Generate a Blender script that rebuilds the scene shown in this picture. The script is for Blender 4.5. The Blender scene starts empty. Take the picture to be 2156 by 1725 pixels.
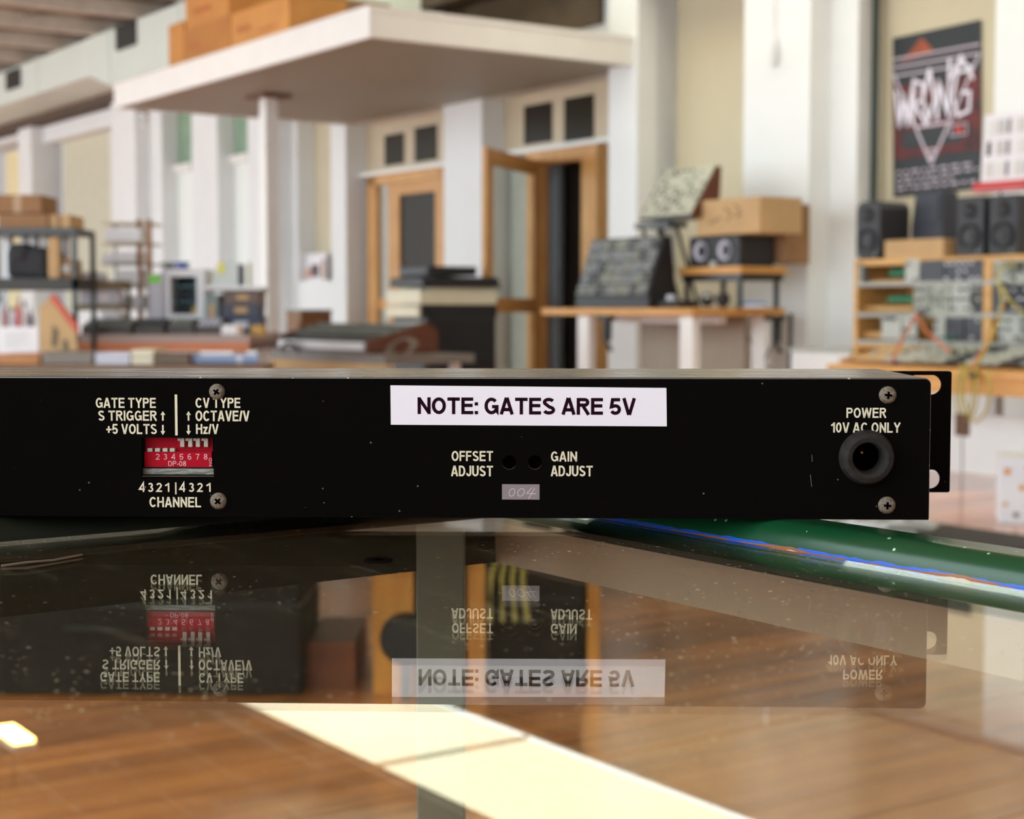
import bpy, bmesh, math, random
from mathutils import Vector, Matrix, Euler
random.seed(7)
C = bpy.context.scene.collection
PI = math.pi
# ---------------------------------------------------------------- camera, sky, exposure
F_PX, CX, CY, HOR = 3400.0, 1078.0, 862.5, 650.0
PITCH = math.atan((CY - HOR) / F_PX)
HC = 0.83                                    # camera height above the floor
cam_d = bpy.data.cameras.new('camera'); cam = bpy.data.objects.new('camera', cam_d); C.objects.link(cam)
cam.location = (0, 0, HC); cam.rotation_euler = (PI/2 - PITCH, 0, 0)
cam_d.sensor_width = 36; cam_d.lens = F_PX / 2156 * 36; cam_d.clip_start = 0.02; cam_d.clip_end = 200
cam_d.dof.use_dof = True; cam_d.dof.focus_distance = 0.515; cam_d.dof.aperture_fstop = 21.0
bpy.context.scene.camera = cam
w = bpy.data.worlds.new('sky'); bpy.context.scene.world = w; w.use_nodes = True
w.node_tree.nodes['Background'].inputs[0].default_value = (0.85, 0.95, 1.0, 1)
w.node_tree.nodes['Background'].inputs[1].default_value = 2.6
vs = bpy.context.scene.view_settings
vs.view_transform = 'Standard'; vs.look = 'None'; vs.exposure = 0.80; vs.gamma = 1; vs.use_curve_mapping = False

# ---------------------------------------------------------------- pixel <-> place
TH = -math.radians(55.4)                     # the room's long wall is turned against the view
CT, ST = math.cos(TH), math.sin(TH)
def r2w(x, y): return (CT*x - ST*y, ST*x + CT*y)
def w2r(X, Y): return (CT*X + ST*Y, -ST*X + CT*Y)
def ray(px, py):
    a, b = (px - CX)/F_PX, (CY - py)/F_PX
    cp, sp = math.cos(PITCH), math.sin(PITCH)
    return (a, cp + b*sp, -sp + b*cp)
def pv(px, py, v):                           # point on the vertical plane v of the room: (xr, z)
    d = ray(px, py); rx, ry = w2r(d[0], d[1]); t = v/ry
    return rx*t, HC + d[2]*t
def px2x(px, v, py=650): return pv(px, py, v)[0]
def pw(px, py, Y):                           # point at depth Y in front of the camera: (X, z)
    d = ray(px, py); t = Y/d[1]
    return d[0]*t, HC + d[2]*t
def pz(px, py, z):                           # point on a level plane, world XY
    d = ray(px, py); t = (z - HC)/d[2]
    return d[0]*t, d[1]*t

# ---------------------------------------------------------------- materials
def srgb(h):
    h = h.lstrip('#'); c = [int(h[i:i+2], 16)/255 for i in (0, 2, 4)]
    return tuple(((x+0.055)/1.055)**2.4 if x > 0.04045 else x/12.92 for x in c) + (1,)
_m = {}
def mat(name, col, rough=0.6, metal=0.0, var=0.12, scale=8.0, bump=0.0, emit=0.0, col2=None, stretch=(1,1,1), coat=0.0, spec=0.5, detail=4):
    if name in _m: return _m[name]
    m = bpy.data.materials.new(name); m.use_nodes = True; nt = m.node_tree; b = nt.nodes['Principled BSDF']
    c = srgb(col); b.inputs['Roughness'].default_value = rough; b.inputs['Metallic'].default_value = metal
    b.inputs['Coat Weight'].default_value = coat; b.inputs['Specular IOR Level'].default_value = spec
    if var > 0 or col2 or bump:
        tc = nt.nodes.new('ShaderNodeTexCoord'); mp = nt.nodes.new('ShaderNodeMapping'); mp.inputs['Scale'].default_value = stretch
        n = nt.nodes.new('ShaderNodeTexNoise'); n.inputs['Scale'].default_value = scale; n.inputs['Detail'].default_value = detail
        nt.links.new(tc.outputs['Object'], mp.inputs[0]); nt.links.new(mp.outputs[0], n.inputs['Vector'])
        r = nt.nodes.new('ShaderNodeValToRGB')
        c2 = srgb(col2) if col2 else tuple(max(0, x*(1-2*var)) for x in c[:3]) + (1,)
        r.color_ramp.elements[0].position = 0.32; r.color_ramp.elements[1].position = 0.68
        r.color_ramp.elements[0].color = c2; r.color_ramp.elements[1].color = c
        nt.links.new(n.outputs[0], r.inputs[0]); nt.links.new(r.outputs[0], b.inputs['Base Color'])
        if bump:
            bp = nt.nodes.new('ShaderNodeBump'); bp.inputs['Strength'].default_value = bump; bp.inputs['Distance'].default_value = 0.002
            nt.links.new(n.outputs[0], bp.inputs['Height']); nt.links.new(bp.outputs[0], b.inputs['Normal'])
    else: b.inputs['Base Color'].default_value = c
    if emit: b.inputs['Emission Color'].default_value = c; b.inputs['Emission Strength'].default_value = emit
    _m[name] = m; return m
def speck_mask(nt, tc, scale, thr, dens):
    """0/1 mask of small irregular flecks"""
    v = nt.nodes.new('ShaderNodeTexVoronoi'); v.inputs['Scale'].default_value = scale; nt.links.new(tc, v.inputs['Vector'])
    a = nt.nodes.new('ShaderNodeMath'); a.operation = 'LESS_THAN'; a.inputs[1].default_value = thr; nt.links.new(v.outputs['Distance'], a.inputs[0])
    sep = nt.nodes.new('ShaderNodeSeparateColor'); nt.links.new(v.outputs['Color'], sep.inputs[0])
    g = nt.nodes.new('ShaderNodeMath'); g.operation = 'LESS_THAN'; g.inputs[1].default_value = dens; nt.links.new(sep.outputs[0], g.inputs[0])
    mul = nt.nodes.new('ShaderNodeMath'); mul.operation = 'MULTIPLY'; nt.links.new(a.outputs[0], mul.inputs[0]); nt.links.new(g.outputs[0], mul.inputs[1])
    return mul.outputs[0]
def mat_paint(name, col, rough, dens, scale=350, dust='#b9ae98', bump=0.12, coat=0, thr=0.16, brush=False, spec=.5):
    m = bpy.data.materials.new(name); m.use_nodes = True; nt = m.node_tree; b = nt.nodes['Principled BSDF']
    tc = nt.nodes.new('ShaderNodeTexCoord').outputs['Object']
    k = speck_mask(nt, tc, scale, thr, dens)
    mx = nt.nodes.new('ShaderNodeMix'); mx.data_type = 'RGBA'; mx.inputs[6].default_value = srgb(col); mx.inputs[7].default_value = srgb(dust)
    nt.links.new(k, mx.inputs[0]); nt.links.new(mx.outputs[2], b.inputs['Base Color'])
    n = nt.nodes.new('ShaderNodeTexNoise'); n.inputs['Scale'].default_value = 900
    if brush:
        mp = nt.nodes.new('ShaderNodeMapping'); mp.inputs['Scale'].default_value = (0.08, 1, 1); nt.links.new(tc, mp.inputs[0]); nt.links.new(mp.outputs[0], n.inputs['Vector'])
        n2 = nt.nodes.new('ShaderNodeTexNoise'); n2.inputs['Scale'].default_value = 60; n2.inputs['Detail'].default_value = 6
        mp2 = nt.nodes.new('ShaderNodeMapping'); mp2.inputs['Scale'].default_value = (0.4, 1.6, 1); nt.links.new(tc, mp2.inputs[0]); nt.links.new(mp2.outputs[0], n2.inputs['Vector'])
        mr = nt.nodes.new('ShaderNodeMapRange'); mr.inputs[1].default_value = 0.3; mr.inputs[2].default_value = 0.7; mr.inputs[3].default_value = rough*0.6; mr.inputs[4].default_value = rough*1.5
        nt.links.new(n2.outputs[0], mr.inputs[0]); nt.links.new(mr.outputs[0], b.inputs['Roughness'])
    else:
        nt.links.new(tc, n.inputs['Vector']); b.inputs['Roughness'].default_value = rough
    bp = nt.nodes.new('ShaderNodeBump'); bp.inputs['Strength'].default_value = bump; bp.inputs['Distance'].default_value = 0.0002
    nt.links.new(n.outputs[0], bp.inputs['Height']); nt.links.new(bp.outputs[0], b.inputs['Normal'])
    b.inputs['Coat Weight'].default_value = coat; b.inputs['Coat Roughness'].default_value = .2; b.inputs['Specular IOR Level'].default_value = spec
    return m
def mat_wood(name, c1, c2, scale=6, stretch=(1, 12, 12), rough=0.45, per=0.0, coat=0.0):
    if name in _m: return _m[name]
    m = bpy.data.materials.new(name); m.use_nodes = True; nt = m.node_tree; b = nt.nodes['Principled BSDF']
    tc = nt.nodes.new('ShaderNodeTexCoord'); mp = nt.nodes.new('ShaderNodeMapping'); mp.inputs['Scale'].default_value = stretch
    oi = nt.nodes.new('ShaderNodeObjectInfo'); add = nt.nodes.new('ShaderNodeVectorMath'); add.operation = 'ADD'
    sc = nt.nodes.new('ShaderNodeMath'); sc.operation = 'MULTIPLY'; sc.inputs[1].default_value = 37; nt.links.new(oi.outputs['Random'], sc.inputs[0])
    nt.links.new(tc.outputs['Object'], add.inputs[0]); nt.links.new(sc.outputs[0], add.inputs[1]); nt.links.new(add.outputs[0], mp.inputs[0])
    n = nt.nodes.new('ShaderNodeTexNoise'); n.inputs['Scale'].default_value = scale; n.inputs['Detail'].default_value = 6; n.inputs['Distortion'].default_value = 0.6
    nt.links.new(mp.outputs[0], n.inputs['Vector'])
    r = nt.nodes.new('ShaderNodeValToRGB'); r.color_ramp.elements[0].position = .3; r.color_ramp.elements[1].position = .7
    r.color_ramp.elements[0].color = srgb(c2); r.color_ramp.elements[1].color = srgb(c1); nt.links.new(n.outputs[0], r.inputs[0])
    if per:
        mr = nt.nodes.new('ShaderNodeMapRange'); mr.inputs[3].default_value = 1-per; mr.inputs[4].default_value = 1+per*0.6; nt.links.new(oi.outputs['Random'], mr.inputs[0])
        hs = nt.nodes.new('ShaderNodeHueSaturation'); nt.links.new(r.outputs[0], hs.inputs['Color']); nt.links.new(mr.outputs[0], hs.inputs['Value'])
        nt.links.new(hs.outputs[0], b.inputs['Base Color'])
    else: nt.links.new(r.outputs[0], b.inputs['Base Color'])
    b.inputs['Roughness'].default_value = rough; b.inputs['Coat Weight'].default_value = coat; b.inputs['Coat Roughness'].default_value = .15
    _m[name] = m; return m
def mat_glass(name, tint='#f2f8f4', dusty=False, ior=1.5):
    m = bpy.data.materials.new(name); m.use_nodes = True; nt = m.node_tree
    for n in list(nt.nodes): nt.nodes.remove(n)
    out = nt.nodes.new('ShaderNodeOutputMaterial'); g = nt.nodes.new('ShaderNodeBsdfGlass'); g.inputs['Color'].default_value = srgb(tint)
    g.inputs['Roughness'].default_value = 0.0; g.inputs['IOR'].default_value = ior
    if not dusty: nt.links.new(g.outputs[0], out.inputs[0]); return m
    tc = nt.nodes.new('ShaderNodeTexCoord').outputs['Object']
    # flecks lying on the glass, denser in patches
    k1 = speck_mask(nt, tc, 520, 0.19, 0.14); k2 = speck_mask(nt, tc, 230, 0.13, 0.16)
    mx = nt.nodes.new('ShaderNodeMath'); mx.operation = 'MAXIMUM'; nt.links.new(k1, mx.inputs[0]); nt.links.new(k2, mx.inputs[1])
    pn = nt.nodes.new('ShaderNodeTexNoise'); pn.inputs['Scale'].default_value = 14; nt.links.new(tc, pn.inputs['Vector'])
    pr = nt.nodes.new('ShaderNodeMapRange'); pr.inputs[1].default_value = .38; pr.inputs[2].default_value = .62; nt.links.new(pn.outputs[0], pr.inputs[0])
    k = nt.nodes.new('ShaderNodeMath'); k.operation = 'MULTIPLY'; nt.links.new(mx.outputs[0], k.inputs[0]); nt.links.new(pr.outputs[0], k.inputs[1])
    # smeary wear: long faint wiping marks
    mp = nt.nodes.new('ShaderNodeMapping'); mp.inputs['Scale'].default_value = (6, 70, 1); mp.inputs['Rotation'].default_value = (0, 0, 0.5); nt.links.new(tc, mp.inputs[0])
    sn = nt.nodes.new('ShaderNodeTexNoise'); sn.inputs['Scale'].default_value = 3; sn.inputs['Detail'].default_value = 5; nt.links.new(mp.outputs[0], sn.inputs['Vector'])
    sr = nt.nodes.new('ShaderNodeMapRange'); sr.inputs[1].default_value = .60; sr.inputs[2].default_value = .80; sr.inputs[3].default_value = 0.012; sr.inputs[4].default_value = .10; nt.links.new(sn.outputs[0], sr.inputs[0])
    kk = nt.nodes.new('ShaderNodeMath'); kk.operation = 'MULTIPLY'; kk.inputs[1].default_value = 0.75; nt.links.new(k.outputs[0], kk.inputs[0])
    tot = nt.nodes.new('ShaderNodeMath'); tot.operation = 'MAXIMUM'; nt.links.new(kk.outputs[0], tot.inputs[0]); nt.links.new(sr.outputs[0], tot.inputs[1])
    d = nt.nodes.new('ShaderNodeBsdfDiffuse'); d.inputs[0].default_value = srgb('#c8bb9c')
    ms = nt.nodes.new('ShaderNodeMixShader'); nt.links.new(tot.outputs[0], ms.inputs[0]); nt.links.new(g.outputs[0], ms.inputs[1]); nt.links.new(d.outputs[0], ms.inputs[2])
    nt.links.new(ms.outputs[0], out.inputs[0]); return m

white_wall = mat('white_wall_paint', '#e9eced', .6, var=.02, scale=3, bump=.05)
white_gloss = mat('white_gloss_paint', '#ecebe8', .35, var=.02, scale=5)
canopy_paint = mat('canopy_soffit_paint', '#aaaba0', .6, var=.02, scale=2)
beige = mat('beige_roller_blind', '#cdc3a8', .8, var=.03, scale=2)
cream = mat('cream_plastic', '#ddd6bc', .5, var=.04)
card = mat('cardboard', '#c08c52', .8, var=.10, scale=5)
card2 = mat('pale_cardboard', '#c9a678', .8, var=.08, scale=5)
card3 = mat('dull_cardboard', '#9a7350', .8, var=.10, scale=5)
orange_card = mat('orange_brown_cardboard', '#c98a48', .8, var=.08, scale=4)
pine = mat_wood('pine_joinery', '#d9a662', '#b87f3e', 4, (12, 12, 1), .4)
ply_o = mat_wood('orange_plywood', '#e8a044', '#c47e2c', 5, (8, 8, 1), .5)
ply = mat_wood('plywood', '#dcae6c', '#c08c48', 5, (1, 8, 8), .5)
ply_bench = mat_wood('bench_wood', '#dba45c', '#c58a44', 5, (1, 8, 8), .45)
mahog = mat_wood('mahogany', '#6a3a22', '#4a2414', 6, (1, 8, 8), .4)
floor_wood = mat_wood('jarrah_floor', '#f8a252', '#b0602a', 1.5, (14, 0.7, 1), .22, per=.36, coat=.7)
black = mat('black_plastic', '#17171a', .45, var=.0)
black_soft = mat('charcoal_plastic', '#2c2d31', .5, var=.1, scale=20)
blackmetal = mat('black_metal', '#1a1a1c', .35, var=0)
dgrey = mat('dark_grey_panel', '#4a4f54', .5, var=.1, scale=30)
lgrey = mat('light_grey_panel', '#b9bcb4', .45, var=.06, scale=20)
mgrey = mat('mid_grey_panel', '#84877f', .5, var=.1, scale=30)
white_pl = mat('white_plastic', '#e4e6ea', .4, var=.02)
lilac = mat('pale_lilac_plastic', '#c9cad8', .4, var=.03)
steel = mat('dull_aluminium', '#a6a69e', .5, metal=.2, var=.05)
green_pcb = mat('green_circuit_board', '#1e7a4c', .5, var=.1, scale=40)
green_paint = mat('dark_green_cable', '#20322a', .5, var=0)
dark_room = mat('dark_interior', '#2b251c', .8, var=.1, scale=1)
brown_up = mat('brown_upper_boards', '#7a6a54', .8, var=.15, scale=2, col2='#4e4232')
ceil_m = mat('ceiling_boards', '#a39a8a', .8, var=.1, scale=2, col2='#7c7466')
duct_m = mat('mint_white_duct', '#dce6e0', .45, var=.02, scale=2)
red = mat('red_plastic', '#c42a22', .45, var=.05)
terra = mat('terracotta_edge', '#c87848', .5, var=.06)
yellow_c = mat('yellow_cable_rubber', '#b0a04c', .5, var=0)
orange_c = mat('orange_cable_rubber', '#c8683c', .5, var=0)
paper = mat('white_paper', '#e9e6ea', .7, var=0)

# ---------------------------------------------------------------- mesh helpers
class MB:
    def __init__(s): s.v = []; s.f = []
    def box(s, x0, x1, y0, y1, z0, z1, rx=0, about=None):
        n = len(s.v); P = [(x0,y0,z0),(x1,y0,z0),(x1,y1,z0),(x0,y1,z0),(x0,y0,z1),(x1,y0,z1),(x1,y1,z1),(x0,y1,z1)]
        if rx:
            ay, az = about or ((y0+y1)/2, (z0+z1)/2); c, q = math.cos(rx), math.sin(rx)
            P = [(a, ay+(b-ay)*c-(d-az)*q, az+(b-ay)*q+(d-az)*c) for a, b, d in P]
        s.v += P; s.f += [tuple(n+i for i in f) for f in ((0,3,2,1),(4,5,6,7),(0,1,5,4),(1,2,6,5),(2,3,7,6),(3,0,4,7))]; return s
    def hexa(s, P):                             # 8 corner points, order as box
        n = len(s.v); s.v += [tuple(p) for p in P]; s.f += [tuple(n+i for i in f) for f in ((0,3,2,1),(4,5,6,7),(0,1,5,4),(1,2,6,5),(2,3,7,6),(3,0,4,7))]; return s
    def prism(s, poly, a0, a1, axis='x'):       # polygon in the two other axes
        n = len(s.v); k = len(poly)
        for a in (a0, a1):
            for p, q in poly:
                s.v.append({'x': (a, p, q), 'y': (p, a, q), 'z': (p, q, a)}[axis])
        s.f.append(tuple(n+i for i in range(k))); s.f.append(tuple(n+k+i for i in reversed(range(k))))
        for i in range(k): j = (i+1) % k; s.f.append((n+i, n+k+i, n+k+j, n+j))
        return s
    def cyl(s, c, r, h, axis='z', seg=20, r2=None):
        r2 = r if r2 is None else r2; n = len(s.v); c = Vector(c)
        A = {'x': (Vector((0,1,0)), Vector((0,0,1)), Vector((1,0,0))), 'y': (Vector((0,0,1)), Vector((1,0,0)), Vector((0,1,0))), 'z': (Vector((1,0,0)), Vector((0,1,0)), Vector((0,0,1)))}[axis]
        for k, rr in ((0, r), (1, r2)):
            for i in range(seg):
                t = 2*PI*i/seg; s.v.append(tuple(c + A[2]*h*k + A[0]*rr*math.cos(t) + A[1]*rr*math.sin(t)))
        s.f.append(tuple(n+i for i in reversed(range(seg)))); s.f.append(tuple(n+seg+i for i in range(seg)))
        for i in range(seg): j = (i+1) % seg; s.f.append((n+i, n+j, n+seg+j, n+seg+i))
        return s
    def lathe(s, prof, c, axis='y', seg=32):    # prof: (r, along) list, open
        n = len(s.v); c = Vector(c); k = len(prof)
        A = {'y': (Vector((1,0,0)), Vector((0,0,1)), Vector((0,1,0))), 'z': (Vector((1,0,0)), Vector((0,1,0)), Vector((0,0,1))), 'x': (Vector((0,1,0)), Vector((0,0,1)), Vector((1,0,0)))}[axis]
        for r, a in prof:
            for i in range(seg):
                t = 2*PI*i/seg; s.v.append(tuple(c + A[2]*a + A[0]*r*math.cos(t) + A[1]*r*math.sin(t)))
        for q in range(k-1):
            for i in range(seg):
                j = (i+1) % seg; s.f.append((n+q*seg+i, n+q*seg+j, n+(q+1)*seg+j, n+(q+1)*seg+i))
        return s
    def tube(s, pts, r, seg=8):
        pts = [Vector(p) for p in pts]; n = len(s.v); up = Vector((0.123, 0.3, 0.95)).normalized()
        for i, p in enumerate(pts):
            t = (pts[min(i+1, len(pts)-1)] - pts[max(i-1, 0)]).normalized(); a = t.cross(up)
            if a.length < 1e-3: a = t.cross(Vector((1, 0, 0)))
            a.normalize(); b = t.cross(a)
            for k in range(seg):
                th = 2*PI*k/seg; s.v.append(tuple(p + a*r*math.cos(th) + b*r*math.sin(th)))
        for i in range(len(pts)-1):
            for k in range(seg):
                j = (k+1) % seg; s.f.append((n+i*seg+k, n+i*seg+j, n+(i+1)*seg+j, n+(i+1)*seg+k))
        s.f.append(tuple(n+k for k in reversed(range(seg)))); s.f.append(tuple(n+(len(pts)-1)*seg+k for k in range(seg)))
        return s
    def stroke(s, pts, wd, y=0.0, th=0.0006):   # flat brush stroke in the x-z plane facing -y
        for (a, b), (c, d) in zip(pts, pts[1:]):
            L = math.hypot(c-a, d-b) or 1; ex, ez = (c-a)/L*wd*.35, (d-b)/L*wd*.35; nx, nz = -(d-b)/L*wd/2, (c-a)/L*wd/2
            s.prism([(a-ex+nx, b-ez+nz), (c+ex+nx, d+ez+nz), (c+ex-nx, d+ez-nz), (a-ex-nx, b-ez-nz)], y-th, y, 'y')
        return s
    def build(s, name, m, parent=None, bevel=0, seg=2, smooth=False, loc=(0,0,0), rot=(0,0,0), kind=None, label=None):
        me = bpy.data.meshes.new(name); me.from_pydata(s.v, [], s.f)
        bm = bmesh.new(); bm.from_mesh(me); bmesh.ops.recalc_face_normals(bm, faces=bm.faces); bm.to_mesh(me); bm.free()
        me.materials.append(m); o = bpy.data.objects.new(name, me); C.objects.link(o)
        if smooth:
            me.polygons.foreach_set('use_smooth', [True]*len(me.polygons)); me.set_sharp_from_angle(angle=math.radians(40))
        if bevel:
            b = o.modifiers.new('b', 'BEVEL'); b.width = bevel; b.segments = seg; b.limit_method = 'ANGLE'
        o.parent = parent; o.location = loc; o.rotation_euler = rot
        if kind: o['kind'] = kind
        if label: o['label'] = label
        return o
def B(*a, **k): return MB().box(*a, **k)
def tag(o, label, cat, group=None):
    o['label'] = label; o['category'] = cat
    if group: o['group'] = group
    return o
def thing(name, label, cat, x=0, y=0, z=0, rz=0, group=None, world=False):
    o = bpy.data.objects.new(name, None); o.empty_display_size = .05; C.objects.link(o)
    X, Y = (x, y) if world else r2w(x, y)
    o.location = (X, Y, z); o.rotation_euler = (0, 0, (0 if world else TH) + rz)
    return tag(o, label, cat, group)
def struct(name, mb, m, parent=None, room=True, **k):
    o = mb.build(name, m, parent, **k)
    if parent is None:
        o['kind'] = 'structure'
        if room: o.rotation_euler = (0, 0, TH)
    return o
def sempty(name):
    o = bpy.data.objects.new(name, None); C.objects.link(o); o.rotation_euler = (0, 0, TH); o['kind'] = 'structure'; return o
_dg = None
def text_mesh(s, name, m, parent, x0, x1, z0, z1, y, bold=0.0, rot=0, mb_only=False, align=None):
    cu = bpy.data.curves.new('t', 'FONT'); cu.body = s; cu.size = 1; cu.offset = bold; cu.resolution_u = 3
    o = bpy.data.objects.new('t', cu); C.objects.link(o); bpy.context.view_layer.update()
    me = bpy.data.meshes.new_from_object(o.evaluated_get(bpy.context.evaluated_depsgraph_get()))
    bpy.data.objects.remove(o); bpy.data.curves.remove(cu)
    co = [(v.co.x, v.co.y) for v in me.vertices]
    if rot: co = [(-b*rot, a*rot) for a, b in co]
    xs = [c[0] for c in co]; ys = [c[1] for c in co]; a0, a1, b0, b1 = min(xs), max(xs), min(ys), max(ys)
    mb = MB(); mb.v = [(x0 + (a-a0)/(a1-a0)*(x1-x0), y, z0 + (b-b0)/(b1-b0)*(z1-z0)) for a, b in co]
    mb.f = [tuple(p.vertices) for p in me.polygons]; bpy.data.meshes.remove(me)
    if mb_only: return mb
    me = bpy.data.meshes.new(name); me.from_pydata(mb.v, [], mb.f); me.materials.append(m)
    o = bpy.data.objects.new(name, me); C.objects.link(o); o.parent = parent; return o
# plain grotesque capitals as pen strokes: (width, [polylines]) on a unit cap height
def _arc(cx, cy, rx, ry, a0, a1, n=10): return [(cx+rx*math.cos(math.radians(a0+(a1-a0)*i/n)), cy+ry*math.sin(math.radians(a0+(a1-a0)*i/n))) for i in range(n+1)]
def glyph(c, w, t):
    h = t/2; L, Rr, Bt, Tp = h, w-h, h, 1-h; mx = w/2
    S = {'I': (t, [[(h, 0), (h, 1)]]), 'L': (w*.86, [[(L, 1), (L, Bt), (w*.86, Bt)]]), 'T': (w, [[(0, Tp), (w, Tp)], [(mx, 0), (mx, 1)]]),
      'H': (w, [[(L, 0), (L, 1)], [(Rr, 0), (Rr, 1)], [(L, .52), (Rr, .52)]]), 'E': (w*.93, [[(w*.93, Tp), (L, Tp), (L, Bt), (w*.93, Bt)], [(L, .53), (w*.88, .53)]]),
      'F': (w*.86, [[(w*.86, Tp), (L, Tp), (L, 0)], [(L, .51), (w*.80, .51)]]), 'N': (w, [[(L, 0), (L, 1)], [(Rr, 0), (Rr, 1)], [(L*.9, 1-h*.6), (w-L*.9, h*.6)]]),
      'A': (w*1.06, [[(h*.85, 0), (w*.53-h*.2, 1)], [(w*1.06-h*.85, 0), (w*.53+h*.2, 1)], [(w*.24, .29), (w*.82, .29)]]), 'V': (w*1.02, [[(h*.85, 1), (w*.51-h*.2, 0)], [(w*1.02-h*.85, 1), (w*.51+h*.2, 0)]]),
      'Y': (w*1.02, [[(h*.7, 1), (w*.51, .46), (w*1.02-h*.7, 1)], [(w*.51, 0), (w*.51, .48)]]),
      'W': (w*1.5, [[(h*.8, 1), (w*.38, 0)], [(w*.38, 0), (w*.75, 1)], [(w*.75, 1), (w*1.12, 0)], [(w*1.12, 0), (w*1.5-h*.8, 1)]]),
      'O': (w*1.08, [_arc(w*.54, .5, w*.54-h, .5-h, 0, 360, 28)]), '0': (w*.86, [_arc(w*.43, .5, w*.43-h, .5-h, 0, 360, 24)]),
      'C': (w*1.04, [_arc(w*.54, .5, w*.54-h, .5-h, 40, 320, 22)]), 'G': (w*1.08, [_arc(w*.54, .5, w*.54-h, .5-h, 42, 325, 22) + [(w*1.08-h, .2), (w*1.08-h, .46), (w*.58, .46)]]),
      'D': (w, [[(L, Bt), (L, Tp), (w*.45, Tp)] + _arc(w*.45, .5, w*.55-h, .5-h, 90, -90, 14) + [(L, Bt)]]), 'U': (w, [[(L, 1), (L, .36)] + _arc(mx, .36, mx-h, .36-h, 180, 360, 12) + [(Rr, 1)]]),
      'J': (w*.78, [[(w*.78-h, 1), (w*.78-h, .3)] + _arc(w*.39, .3, w*.39-h, .3-h, 0, -180, 10)]),
      'P': (w*.95, [[(L, 0), (L, Tp), (w*.6, Tp)] + _arc(w*.6, .72, w*.35-h, .28-h, 90, -90, 10) + [(L, .44+h)]]),
      'R': (w, [[(L, 0), (L, Tp), (w*.6, Tp)] + _arc(w*.6, .735, w*.36-h, .265-h, 90, -90, 10) + [(L, .47+h)], [(w*.5, .5), (w-h*.6, 0)]]),
      'S': (w*.96, [_arc(w*.48, .735, w*.46-h, .265-h, 25, 230, 12) + _arc(w*.48, .275, w*.48-h, .275-h, 80, -160, 14)]),
      'K': (w, [[(L, 0), (L, 1)], [(L, .35), (Rr, 1)], [(w*.4, .55), (Rr, 0)]]), 'z': (w*.7, [[(0, .72-h), (w*.7-h, .72-h), (h, h), (w*.7, h)]]),
      '1': (w*.56, [[(w*.56-h, 0), (w*.56-h, 1)], [(w*.56-h, .90), (0, .68)]]), '2': (w*.86, [_arc(w*.43, .70, w*.43-h, .30-h, 165, -35, 12) + [(h*1.1, h), (w*.86, h)]]),
      '3': (w*.86, [_arc(w*.42, .74, w*.38-h, .26-h, 155, -90, 12), _arc(w*.42, .29, w*.43-h, .29-h, 90, -155, 14)]), '4': (w*.88, [[(w*.66, 0), (w*.66, 1), (h*.6, .30), (w*.88, .30)]]),
      '5': (w*.86, [[(w*.80, Tp), (w*.2, Tp), (w*.11, .48)] + _arc(w*.42, .32, w*.43-h, .32-h, 125, -155, 16)]), '6': (w*.86, [_arc(w*.43, .31, w*.43-h, .31-h, 0, 360, 20), _arc(w*.47, .5, w*.46-h, .5-h, 55, 185, 12)]),
      '7': (w*.86, [[(0, Tp), (w*.84-h, Tp), (w*.5, .5), (w*.32, 0)]]), '8': (w*.86, [_arc(w*.43, .75, w*.38-h, .25-h, 0, 360, 18), _arc(w*.43, .28, w*.43-h, .28-h, 0, 360, 20)]),
      ':': (t, [[(0+h, .0), (h, t)], [(h, .72-t), (h, .72)]]), '/': (w*.42, [[(h*.5, 0), (w*.42-h*.5, 1)]]), '-': (w*.4, [[(0, .36), (w*.4, .36)]]), '+': (w*.8, [[(0, .45), (w*.8, .45)], [(w*.4, .12), (w*.4, .78)]])}
    return S[c]
def strip(mb, pts, t, y):                      # mitred ribbon in the x-z plane
    pts = [p for i, p in enumerate(pts) if i == 0 or math.hypot(p[0]-pts[i-1][0], p[1]-pts[i-1][1]) > 1e-7]
    n = len(mb.v); k = len(pts); V = [Vector(p) for p in pts]; closed = (V[0]-V[-1]).length < 1e-6
    for i in range(k):
        a = (V[i]-V[i-1]) if i > 0 else ((V[0]-V[-2]) if closed else V[1]-V[0]); b = (V[i+1]-V[i]) if i < k-1 else ((V[1]-V[0]) if closed else V[-1]-V[-2])
        a = a.normalized(); b = b.normalized(); m = (a+b).normalized() if (a+b).length > .05 else a; nr = Vector((-m.y, m.x)); na = Vector((-a.y, a.x)); s = t/2/max(.35, nr.dot(na))
        for q in (1, -1): mb.v.append((V[i].x+nr.x*s*q, y, V[i].y+nr.y*s*q))
    for i in range(k-1): mb.f.append((n+2*i, n+2*i+1, n+2*i+3, n+2*i+2))
def pen_text(s, name, m, parent, x0, x1, z0, z1, y, wt=.155, wd=.66, gap=.105, rot=0):
    adv = 0; items = []
    for ch in s:
        if ch == ' ': adv += wd*.42; continue
        gw, st = glyph(ch, wd, wt); items.append((adv, st)); adv += gw + gap
    tot = adv - gap; H = z1-z0; mb = MB(); sx = (x1-x0)/tot
    if rot: sx = H/tot; H = x1-x0
    for ox, st in items:
        for pl in st:
            P = [((ox+a)*sx, b*H) for a, b in pl]
            if rot: P = [(x0+b, z1-a) for a, b in P]
            else: P = [(x0+a, z0+b) for a, b in P]
            strip(mb, P, wt*abs(z1-z0 if not rot else x1-x0), y)
    me = bpy.data.meshes.new(name); me.from_pydata(mb.v, [], mb.f); me.materials.append(m)
    o = bpy.data.objects.new(name, me); C.objects.link(o); o.parent = parent; return o
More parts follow.
